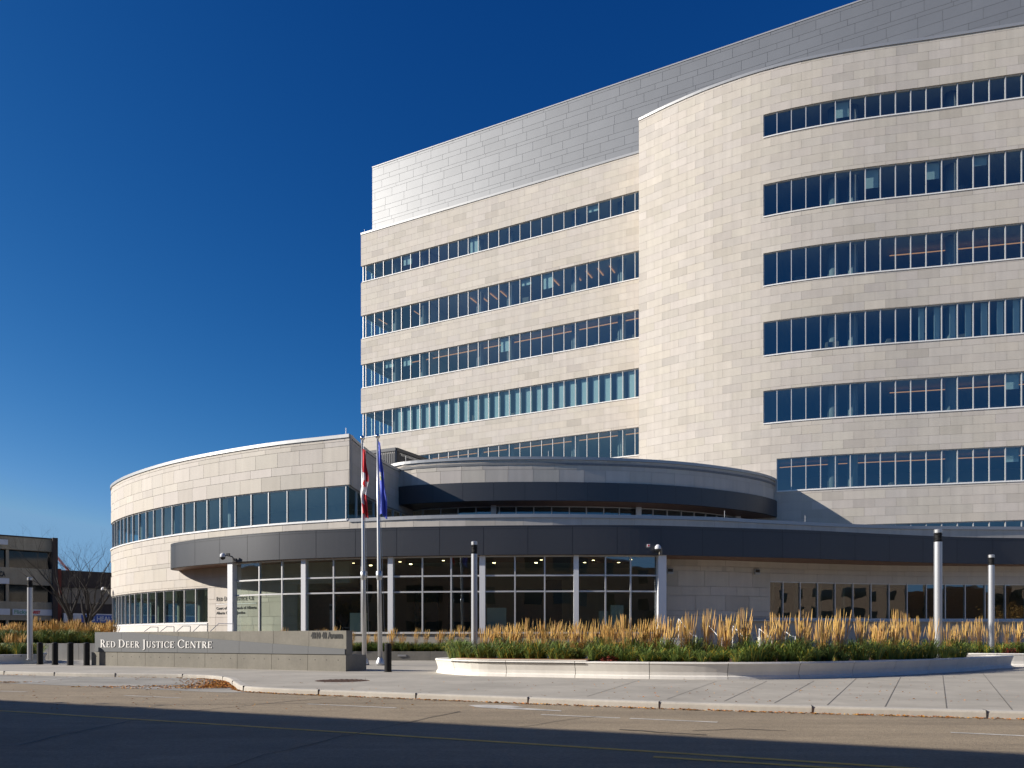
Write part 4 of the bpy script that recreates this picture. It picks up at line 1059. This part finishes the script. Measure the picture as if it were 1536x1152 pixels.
# concrete retaining walls
def retain(name, path, z1, label, seg=1.5, th=.25, soilpoly=None, m_='castconc', zs=None):
    L = empty(name, label, 'planter', (path.p[0].x, path.p[0].y, 0)); n = max(1, int(path.L/seg)); st = path.L/n; w_ = MB()
    for i in range(n): sweep(w_, path, st*i+.006, st*(i+1)-.006, rect(-th, 0, -.02, z1), .6)
    o = w_.build('retaining_wall', M[m_]); o.parent = L; o.matrix_parent_inverse = Matrix.Translation(-L.location)
    w_ = MB(); sweep(w_, path, .05, path.L-.05, rect(-th+.02, -.02, 0, z1-.03), .6); o = w_.build('joint_shadow', M['gap']); o.parent = L; o.matrix_parent_inverse = Matrix.Translation(-L.location)
    if soilpoly: soil(L, soilpoly, zs if zs else z1-.08)
    return L
w1 = Path([(-34, 38.4), (-24, 38.5), (-14, 38.2)], False)
M['paleconc'] = mat('pale_cast_concrete', (.44, .42, .375), .85, noise=.07, nscale=1.2, bump=.1, streak=.08)
retain('raised_planter', w1, .83, 'pale concrete retaining wall with golden and green grasses behind the four bollards', 1.5, soilpoly=[(-34, 38.6), (-14, 38.4), (-17, 43), (-26, 54), (-40, 54)], m_='paleconc')
w2 = Path([(-13.6, 38.0), (-8, 37.6), (-1.5, 37.3), (4, 36.6), (7.5, 36.3)], True)
retain('raised_planter', w2, .44, 'low grey concrete planter wall between the flagpoles and the lobby glass', 1.9, soilpoly=[(-13.6, 38.2), (-8, 37.8), (-1.5, 37.5), (4, 36.8), (7.5, 36.5), (7.5, 38.6), (1, 39.2), (-8, 39.7), (-13.6, 41)])
mb = MB(); p = w2.off(w2.s_at(603), .02); mb.box((p.x, p.y, .24), (.42, .03, .09)); tag(mb.build('step_light', M['steel']), 'slim rectangular step light set in the grey planter wall right of the flagpoles', 'light')
# low white stair walls on the right
for px, d, wd, h, lb in ((1012, 33.5, 1.3, 1.05, 'low white stair wall just right of the lobby end column'), (1147, 33.2, .5, 1.1, 'narrow white stair wall end seen between golden grasses')):
    mb = MB(); mb.box((X(px, d), d, h/2), (wd, .3, h)); mb.box((X(px, d), d, h+.02), (wd+.04, .34, .04)); tag(mb.build('stair_wall', M['precast']), lb, 'wall')

# ================================================================== PLANTS
def reed_meshes(seed, hh=1.36, ns=46, lean=.10, bsz=.45):
    rs = random.Random(seed); a, b = MB(), MB()
    for i in range(ns):
        an = rs.uniform(0, 6.283); r0_ = abs(rs.gauss(0, .07)); x, y = r0_*math.cos(an), r0_*math.sin(an)
        sp2 = rs.uniform(.03, .17)*(1 if rs.random() < .88 else 1.7); h = hh*rs.uniform(.66, 1.06)
        tx, ty = x+math.cos(an)*sp2+lean*rs.uniform(.2, .8), y+math.sin(an)*sp2; tn = rs.uniform(.6, 1.2); tn = (tn, tn*rs.uniform(.9, 1.05), tn*rs.uniform(.7, 1.1))
        mx, my = x+(tx-x)*.45, y+(ty-y)*.45
        b.tube([(x, y, 0), (mx, my, h*.55), (x+(tx-x)*.72, y+(ty-y)*.72, h*.75)], [.005, .004, .003], 3, caps=False, tone=tn)
        p0 = Vector((x+(tx-x)*.66, y+(ty-y)*.66, h*.70)); p1 = Vector((tx, ty, h)); pm = p0.lerp(p1, .45)
        a.tube([p0, pm, p0.lerp(p1, .8), p1], [.004, rs.uniform(.008, .014), .008, .002], 4, caps=False, tone=tn)
    return a, b
def blades(mb, x, y, z, n, h, spread, rs, w_=.010, tones=(.55, 1.5), yellow=0.):
    for i in range(n):
        an = rs.uniform(0, 6.283); r0_ = rs.uniform(0, .08); L = h*rs.uniform(.6, 1.15); s_ = spread*rs.uniform(.3, 1.1)
        c, s = math.cos(an), math.sin(an); tn = rs.uniform(*tones)
        if rs.random() < yellow: tn = (tn*4.2, tn*1.9, tn*.9)
        elif rs.random() < .10: tn = (tn*2.2, tn*1.6, tn*1.4)
        P = [(x+c*r0_, y+s*r0_, z), (x+c*(r0_+s_*.35), y+s*(r0_+s_*.35), z+L*.62), (x+c*(r0_+s_*.75), y+s*(r0_+s_*.75), z+L*.86), (x+c*(r0_+s_*1.15), y+s*(r0_+s_*1.15), z+L*(.66 if rs.random() < .5 else .85))]
        ws = [w_*.7, w_, w_*.8, .001]; px_, py_ = -s, c
        for k in range(3):
            mb.quad([(P[k][0]-px_*ws[k], P[k][1]-py_*ws[k], P[k][2]), (P[k][0]+px_*ws[k], P[k][1]+py_*ws[k], P[k][2]), (P[k+1][0]+px_*ws[k+1], P[k+1][1]+py_*ws[k+1], P[k+1][2]), (P[k+1][0]-px_*ws[k+1], P[k+1][1]-py_*ws[k+1], P[k+1][2])], 0, tn)
protos = []
GRP = 'tall golden feather grass clumps in the planters'; LBL = 'tall golden feather grass clump with upright tan plumes growing in a planter'
for s_ in range(9):
    a, b = reed_meshes(100+s_, hh=random.uniform(1.2, 1.45), ns=random.randint(24, 50), lean=random.uniform(.0, .2))
    a = a.build('plume_tmp', M['reed'], recalc=False); b = b.build('stem_tmp', M['reedstem'], recalc=False)
    c_ = MB(); blades(c_, 0, 0, 0, 60, .5, .36, random.Random(s_)); c_ = c_.build('blade_tmp', M['green'], recalc=False)
    ms = (a.data, b.data, c_.data)
    for o in (a, b, c_): bpy.data.objects.remove(o)
    protos.append(ms)
NCL = 0
def depth_front(px): p = plP.pt(plP.s_at(px)); return p.y
def reed_label(x, y):
    px = CX+FP*x/y
    if y > 38.9 and px < 230: return 'golden feather grass clump in the raised planter behind the four bollards'
    if y > 34.5 and px < 60: return 'golden feather grass clump in the low white planter at the far left'
    if y > 36.5 and px < 525: return 'single feather grass clump rising behind the sign wall'
    if y > 36.5: return 'shorter feather grass clump in the grey planter directly below the lobby glass'
    if y > 29.5: return 'feather grass clump on red mulch in the smaller right planter'
    end = 'left bench end' if px < 850 else ('middle' if px < 1150 else 'right half'); row = 'front row' if y-depth_front(px) < 1.8 else 'back row'
    return 'golden feather grass clump in the '+row+' of the long white planter, '+end
def reed(x, y, z, sc_=1., sxy=1.):
    global NCL
    ms = random.choice(protos); e = empty('reed_plant', reed_label(x, y), 'ornamental grass', (x, y, z), random.uniform(-.6, .6), GRP); e.scale = (sxy, sxy, sc_); NCL += 1
    for nm, me in zip(('plumes', 'stems', 'blades'), ms): link(bpy.data.objects.new(nm, me), e)
rs = random.Random(11)
# long planter: front row, then rows behind
px = 1000
while px < 1392:
    d0 = depth_front(px); d = d0+rs.uniform(.9, 1.5); reed(X(px, d), d, .36, rs.uniform(.94, 1.08), rs.uniform(.85, 1.15)); px += rs.uniform(24, 37)
px = 985
while px < 1375:
    d = depth_front(px)+rs.uniform(2.0, 3.4); reed(X(px, d), d, .36, rs.uniform(.85, 1.0), rs.uniform(.6, .85)); px += rs.uniform(34, 60)
for px in (1316, 1328, 1340, 1228, 1398, 1420, 1437):
    d = depth_front(px)+rs.uniform(1.3, 2.0); reed(X(px, d), d, .36, rs.uniform(.8, 1.0), rs.uniform(.7, .9))
for px, dd, k in ((766, 1.6, .9), (793, 1.3, .86), (815, 1.7, .92), (841, 1.2, .92), (873, 1.5, .93), (892, 2.4, .9), (912, 1.4, .94), (937, 2.2, .93), (938, 1.3, .9), (961, 1.5, .97), (975, 2.5, .9), (986, 1.6, .96), (860, 2.8, .9), (832, 3.0, .9), (805, 3.0, .9), (739, 3.2, .9), (752, 2.7, .85), (729, 2.6, .8), (779, 3.1, .85), (903, 3.2, .9), (950, 3.4, .9), (922, 3.0, .9)):
    d = depth_front(px)+dd; reed(X(px, d), d, .36, k, rs.uniform(.75, 1.05))
# lobby planter
for px in list(range(535, 760, 17))+list(range(760, 1000, 30)):
    if 575 < px < 584: continue
    d = 38.7 if px < 760 else 38.2; px += rs.uniform(-6, 6); reed(X(px, d), d-rs.uniform(0, .8), .36, rs.uniform(.72, 1.02), rs.uniform(.8, 1.1))
for px in (396, 404, 425, 472, 480, 488, 505): reed(X(px, 37.6), 37.6, .2, rs.uniform(.9, 1.1), .9)
for px in (352, 342, 285, 262, 249): reed(X(px, 37.6), 37.6, .0, rs.uniform(.85, .95), .6)
# right small planter
px = 1448
while px < 1600:
    d = rs.uniform(30.4, 33.5); reed(X(px, d), d, .44, rs.uniform(.9, 1.12), rs.uniform(.8, 1.1)); px += rs.uniform(9, 18)
# left raised planter
for i in range(62):
    d = rs.uniform(39.6, 46); px = rs.uniform(-20, 168); reed(X(px, d), d, .75, rs.uniform(.8, 1.1)*(.85 if px < 40 else 1.0), rs.uniform(1.0, 1.5))
for px, d in ((20, 36), (8, 35), (30, 37), (-10, 36)): reed(X(px, d), d, .34, .8, 1)
# green tussocks: nobody could count the blades
g = MB(); rs = random.Random(5)
def tuss(px, d, z, h, n=70, yl=.07, sp3=.46): blades(g, X(px, d), d, z, int(n*1.5), h, sp3, rs, .0062, yellow=yl)
px = 684
while px < 1452:
    d0 = depth_front(px); 
    tuss(px, d0+.42+rs.uniform(0, .3), .36, rs.uniform(.36, .72), 90, .10)
    if rs.random() < .8: tuss(px+rs.uniform(-8, 8), d0+.9+rs.uniform(0, .8), .36, rs.uniform(.42, .85), 75)
    if rs.random() < .8: tuss(px+rs.uniform(-8, 8), d0+1.8+rs.uniform(0, 1.2), .36, rs.uniform(.5, .8), 70)
    px += rs.choice((9, 11, 14, 20))
g.build('tussock_grass', M['green'], recalc=False); tag(bpy.data.objects['tussock_grass'], 'dense green tussock grass filling the long white planter', 'ground cover', kind='stuff')
g = MB()
for i in range(150): px = rs.uniform(528, 700); tuss(px, rs.uniform(37.9, 39.0), .36, rs.uniform(.35, .6), 60, .06)
for i in range(120): px = rs.uniform(700, 990); tuss(px, rs.uniform(37.5, 38.6), .36, rs.uniform(.35, .6), 50, .06)
tag(g.build('tussock_grass', M['green'], recalc=False), 'green tussock grass in the grey planter below the lobby glass', 'ground cover', kind='stuff')
g = MB()
for i in range(420):
    px = rs.uniform(-30, 143); d = rs.uniform(38.9, 43); tuss(px, d, .75, rs.uniform(.5, .85), 50, .12 if d < 41 else .4, .5)
for i in range(140): px = rs.uniform(-30, 62 if i % 2 else 50); d = rs.uniform(32.4, 36); tuss(px, d, .33, rs.uniform(.35, .6), 55, .12)
tag(g.build('tussock_grass', M['green'], recalc=False), 'mixed green and yellowing grass in the planters at the far left', 'ground cover', kind='stuff')
g = MB()
for i in range(60): px = rs.uniform(1400, 1640); d = rs.uniform(29.8, 33); tuss(px, d, .44, rs.uniform(.35, .55), 55, .15)
tag(g.build('tussock_grass', M['green'], recalc=False), 'sparse green grass in the smaller mulched planter at the right', 'ground cover', kind='stuff')
# red shrubs
def shrub(px, d, z, r, label, m_='redleaf', n=260):
    g = MB(); rs = random.Random(int(px)); L = empty('red_shrub', label, 'shrub', (X(px, d), d, z))
    for i in range(n):
        v = Vector((rs.gauss(0, 1), rs.gauss(0, 1), abs(rs.gauss(0, .9)))); v = v.normalized()*r*rs.uniform(.4, 1); v.z *= .8
        s_ = .03; a = rs.uniform(0, 6.28); c, s = math.cos(a)*s_, math.sin(a)*s_; t = rs.uniform(.5, 1.6)
        g.quad([(v.x-c, v.y-s, v.z), (v.x+s, v.y-c, v.z+.02), (v.x+c, v.y+s, v.z+.03), (v.x-s, v.y+c, v.z+.01)], 0, t)
    g.build('foliage', M[m_], L, recalc=False)
    g = MB()
    for k in range(7): a = k*.9; g.tube([(0, 0, 0), (math.cos(a)*r*.6, math.sin(a)*r*.6, r*.6)], .006, 4)
    g.build('twigs', M['bark'], L)
shrub(913, depth_front(913)+.5, .36, .30, 'small dark red shrub at the front edge of the long white planter')
shrub(735, depth_front(735)+1.0, .36, .22, 'tiny reddish shrub near the bench end of the white planter')
shrub(1515, 29.9, .46, .30, 'red-leaved shrub on the bark mulch of the smaller planter')
shrub(92, 41, .8, .55, 'orange-red shrub among the golden grasses behind the bollards', 'leaf', 400)
shrub(325, 36.2, .75, .3, 'little red shrub beside the handrail left of the entrance column')

# ================================================================== NEIGHBOURS ON THE LEFT
pA, pB = Vector((-54.5, 81.7)), Vector((-50.6, 85.0)); dn = (pB-pA).normalized()
SB = empty('shop_building', 'three-storey tan concrete shop building with dark window bands and small signs', 'building', (pB.x, pB.y, 0), math.atan2(dn.y, dn.x))
# local x along the facade (0 at the corner, negative to the left), -y towards the viewer
def sbp(o, par=SB): o.parent = par; return o
def lx(px, dref=pB, dirv=dn):
    k = (px-CX)/FP; return (k*dref.y-dref.x)/(dirv.x-k*dirv.y)
mb = MB()
for z0_, z1_ in ((10.7, 12.05), (6.95, 8.75), (3.1, 5.1)): mb.box((-13, .3, (z0_+z1_)/2), (25.6, .62, z1_-z0_))
for k in range(6): mb.box((lx(11.5)-5.1*(k-0), .34, 6), (.26, .5, 12))
mb.box((-13, 9, 6), (25.6, 16, 11.8)); sbp(mb.build('wall', M['tanconc']))
mb = MB(); mb.box((-.05, 8, 6.1), (.5, 17.2, 12.2)); mb.box((-13, .3, 12.12), (26.4, .8, .12)); sbp(mb.build('dark_edge_trim', M['brownside']))
for z0_, z1_ in ((8.75, 10.7), (5.1, 6.95), (0, 3.1)):
    mb = MB(); mb.box((-13, .98, (z0_+z1_)/2), (25.4, .1, z1_-z0_)); sbp(mb.build('window', M['darkglass']))
mb = MB(); mb.box((lx(50), -.1, 3.97), (abs(lx(80)-lx(18)), .12, .66)); sg1 = sbp(mb.build('shop_sign', M['signwhite']))
mb = MB(); text_geo(mb, 'Flicky', .62, (lx(20.5), -.18, 3.78), (1, 0, 0), depth=.02, bold=.004, width=lx(40)-lx(20.5)); sbp(mb.build('sign_text', M['textgreen'], recalc=False), sg1)
mb = MB(); text_geo(mb, 'MARKET', .42, (lx(44), -.18, 3.84), (1, 0, 0), depth=.02, bold=.02, width=lx(60)-lx(44)); sbp(mb.build('sign_text', M['textred'], recalc=False), sg1)
mb = MB(); mb.box((lx(7), -.1, 3.97), (lx(14.5)-lx(-1), .12, .66)); sbp(mb.build('shop_sign', M['signwhite']))
mb = MB(); mb.box((lx(6), -.1, 7.25), (lx(13.5)-lx(-2), .12, .6)); sbp(mb.build('shop_sign', M['signwhite']))
mb = MB(); mb.box((lx(5), -.1, 11.4), (lx(11.5)-lx(-2), .12, .55)); sbp(mb.build('shop_sign', M['signwhite']))
mb = MB(); text_geo(mb, 'CA', .75, (lx(-1.0), -.06, 7.75), (1, 0, 0), depth=.04, bold=.03, width=lx(8)-lx(-1.0)); sbp(mb.build('fascia_letters', M['letterb'], recalc=False))
# brown two-storey building
p0_ = pB+dn*.25
BB = empty('clinic_building', 'dark brown two-storey building with a blue health sign behind the bare tree', 'building', (p0_.x, p0_.y, 0), math.atan2(dn.y, dn.x))
ly = lambda px: lx(px, p0_)
mb = MB(); mb.box((10.1, 6.2, 4.35), (19.6, 12, 8.7)); mb.box((10.1, .1, 7.8), (19.8, .5, 1.85)); mb.box((10.1, .12, 4.4), (19.8, .16, 1.1)); sbp(mb.build('cladding', M['brownside']), BB)
mb = MB(); mb.box((8, .14, 5.95), (15, .12, 1.75))
sbp(mb.build('upper_wall', M['shopwall']), BB)
for k in range(7):
    mb = MB(); mb.box((1.4+1.5*k, .06, 5.95), (.07, .06, 1.7)); sbp(mb.build('mullion', M['brownside']), BB)
mb = MB(); mb.box((12.4, .05, 5.9), (1.6, .1, 1.8)); sbp(mb.build('window', M['darkglass']), BB)
mb = MB(); mb.box((.12, -.06, 4.4), (.42, .5, 8.9)); sbp(mb.build('red_pier', M['redpost']), BB)
mb = MB(); mb.box((7.6, -.35, 3.42), (14.2, .8, 1.02)); sbp(mb.build('canopy_frame', M['signwhite']), BB)
mb = MB(); mb.box((8.8, -.78, 3.36), (13.2, .05, .84)); s2 = sbp(mb.build('blue_sign', M['signblue']), BB)
mb = MB(); text_geo(mb, 'TG HEALTH', .74, (ly(127.5), -.81, 3.10), (1, 0, 0), depth=.02, bold=.02, width=ly(175.5)-ly(127.5)); 
cxx = ly(110.5); mb.box((cxx, -.83, 3.42), (.16, .03, .56)); mb.box((cxx, -.833, 3.42), (.52, .03, .16)); mb.tube([(cxx-.25, -.83, 3.2), (cxx, -.83, 3.1), (cxx+.25, -.83, 3.2)], .03, 5)
sbp(mb.build('sign_text', M['signwhite'], recalc=False), s2)
mb = MB(); mb.box((9, .06, 1.45), (17, .1, 2.9)); sbp(mb.build('shop_window', M['darkglass']), BB)
# bare tree
def tree(name, loc, seed, H, lean, label, cat, leafm=None, grp=None, n0=3, spread=.55, leaves=0, lsz=.12, levels=6):
    rs = random.Random(seed); T = empty(name, label, cat, loc, 0, grp); tr, cr, lf = MB(), MB(), MB()
    def branch(p, d, L, r, lev, mb):
        pts = [p]; rr = [r]; q_ = p
        for i in range(3):
            d = (d+Vector((rs.gauss(0, .09), rs.gauss(0, .09), rs.gauss(.03, .05)))).normalized(); q_ = q_+d*L/3; pts.append(q_); rr.append(r*(1-.12*(i+1)))
        mb.tube(pts, rr, 7 if lev < 2 else (4 if lev < 4 else 3), caps=False)
        if leaves and lev >= levels-2:
            for i in range(leaves):
                c = pts[rs.randint(1, 3)]+Vector((rs.gauss(0, .35), rs.gauss(0, .35), rs.gauss(0, .3))); a = rs.uniform(0, 6.28); e = rs.uniform(-1, 1)
                u_ = Vector((math.cos(a), math.sin(a), e)).normalized()*lsz; w_2 = Vector((-math.sin(a), math.cos(a), rs.uniform(-.6, .6))).normalized()*lsz
                lf.quad([tuple(c-u_), tuple(c+w_2*.6), tuple(c+u_), tuple(c-w_2*.6)], 0, rs.uniform(.5, 1.3))
        if lev >= levels: return
        for k in range(2 if lev > 0 and rs.random() < .6 else 3):
            a = rs.uniform(0, 6.283); s_ = spread*rs.uniform(.5, 1.2); ax = Vector((math.cos(a), math.sin(a), 0)); nd = (d+ax*s_).normalized()
            branch(pts[-1] if k == 0 else pts[rs.choice((2, 3))], nd, L*rs.uniform(.66, .86), rr[-1]*rs.uniform(.55, .75), lev+1, cr)
    for k in range(n0):
        a = lean[k % len(lean)]; d = Vector((a[0], a[1], 1)).normalized(); branch(Vector((a[0]*.12, 0, 0)), d, H*.27, .30 if n0 > 1 else H*.018, 0, tr)
    tr.build('trunk', M['bark'], T, recalc=False, smooth=True); cr.build('crown', M['bark'], T, recalc=False)
    if leaves: lf.build('foliage', leafm, T, recalc=False)
tree('bare_tree', (X(118, 66), 66, 0), 9, 11.4, [(-.42, .1), (-.08, -.1), (.30, .12), (.05, .3)], 'leafless tree with thin dark branches between the shop building and the rotunda', 'tree', n0=4, spread=.62, levels=6)
# crane boom
CRN = empty('crane', 'orange-red lattice crane boom rising behind the two low buildings', 'crane', (X(185, 125), 125, 0))
c0, c1 = Vector((0, 0, 1.5)), Vector((X(76, 125)-X(185, 125), 0, EZ+(HZ-824)/FP*125))
mb = MB()
for a, b in ((-.25, -.25), (.25, -.25), (.25, .25), (-.25, .25)): mb.tube([c0+Vector((0, a, b)), c1+Vector((0, a*.6, b*.6))], .045, 5)
n = 26
for i in range(n): 
    p = c0.lerp(c1, i/n); q_ = c0.lerp(c1, (i+1)/n); s_ = .25 if i % 2 else -.25; mb.tube([p+Vector((0, -.25, s_)), q_+Vector((0, -.25, -s_))], .035, 4)
mb.build('boom', M['crane'], CRN)
mb = MB(); mb.box((2, 0, 1.2), (6, 2.4, 1.2)); mb.box((.6, 0, 2.2), (1.8, 1.6, 1.4))
for dx in (-.2, 1.3, 3.8): mb.tube([(dx, -1.3, .5), (dx, 1.3, .5)], .5, 14)
mb.build('carrier', M['crane'], CRN)

# ================================================================== ACROSS THE STREET (casts the shade over the road, seen in the glass)
un = Vector((.909, -.417)).normalized(); nn = Vector((.417, .909)).normalized()
OH = 10.5
OFF = OH/math.tan(R(SUN_EL))*(math.cos(R(SUN_AZ))*nn.x+math.sin(R(SUN_AZ))*nn.y)
edge = G(768, 1092, RZ).dot(nn)
fo = edge-OFF
cpt = nn*fo
OB = empty('brick_building', 'long brown brick building across the street whose shadow covers the near lanes', 'building', (cpt.x, cpt.y, 0), math.atan2(un.y, un.x))
mb = MB(); mb.box((-20, -7, (OH+RZ)/2), (260, 14, OH-RZ)); sbp(mb.build('wall', M['brick']), OB)
mb = MB(); mb.box((-20, -7, OH-.05), (260.3, 14.01, .12)); sbp(mb.build('roof_edge', M['coping']), OB)
for fl_ in range(3):
    for k in range(19):
        mb = MB(); x = -30+4.3*k; z = 2+3.6*fl_; mb.box((x, .03, z), (2.0, .1, 1.7)); wv = sbp(mb.build('window', M['darkglass']), OB)

for u_, kk in ((-44, 0), (-33, 1), (-20, 2), (14, 3), (24, 4), (33, 5), (43, 6), (54, 7)):
    c = cpt+un*u_+nn*(3.6+.4*(kk % 3))
    tree('autumn_tree', (c.x, c.y, RZ), 40+kk, 6.6, [(.12, .1), (-.1, 0)], ['first', 'second', 'third', 'fourth', 'fifth', 'sixth', 'seventh', 'eighth'][kk]+' yellow autumn tree along the brick building across the street', 'tree', M['yellowleaf'], 'autumn trees across the street', n0=2, spread=.6, leaves=16, lsz=.13, levels=4)

# neighbours left and right of the frame, seen only in the glass
def plain_building(x, y, sx, sy, h, label, m_, faces):
    L = empty('brick_building', label, 'building', (x, y, 0)); mb = MB(); mb.box((0, 0, h/2-.05), (sx, sy, h+.1)); sbp(mb.build('wall', M[m_]), L)
    for fl_ in range(int((h-1)/3.6)):
        for k in range(int(sy/4.5)):
            mb = MB(); mb.box((faces*(sx/2+.02), -sy/2+3+4.5*k, 2+3.6*fl_), (.1, 2.2, 1.8)); sbp(mb.build('window', M['darkglass']), L)
    mb = MB(); mb.box((0, 0, h+.06), (sx+.5, sy+.5, .22)); sbp(mb.build('roof_edge', M['coping']), L)
plain_building(112, -5, 24, 90, 15, 'brown brick building beyond the right edge, mirrored in the right-hand windows', 'darkbrick', -1)
plain_building(-128, 40, 24, 120, 13, 'brown brick building beyond the left edge, mirrored in the rotunda windows', 'darkbrick', 1)
for kk, (x, y) in enumerate(((74, -12), (80, 4), (86, -28), (70, -34), (90, 14))):
    tree('autumn_tree', (x, y, RZ), 80+kk, 6.8, [(.12, .1), (-.1, 0)], ['nearest', 'tallest', 'farthest', 'leftmost', 'rightmost'][kk]+' yellow autumn tree in front of the brown building beyond the right edge', 'tree', M['yellowleaf'], 'autumn trees beyond the right edge', n0=2, spread=.6, leaves=16, lsz=.13, levels=4)
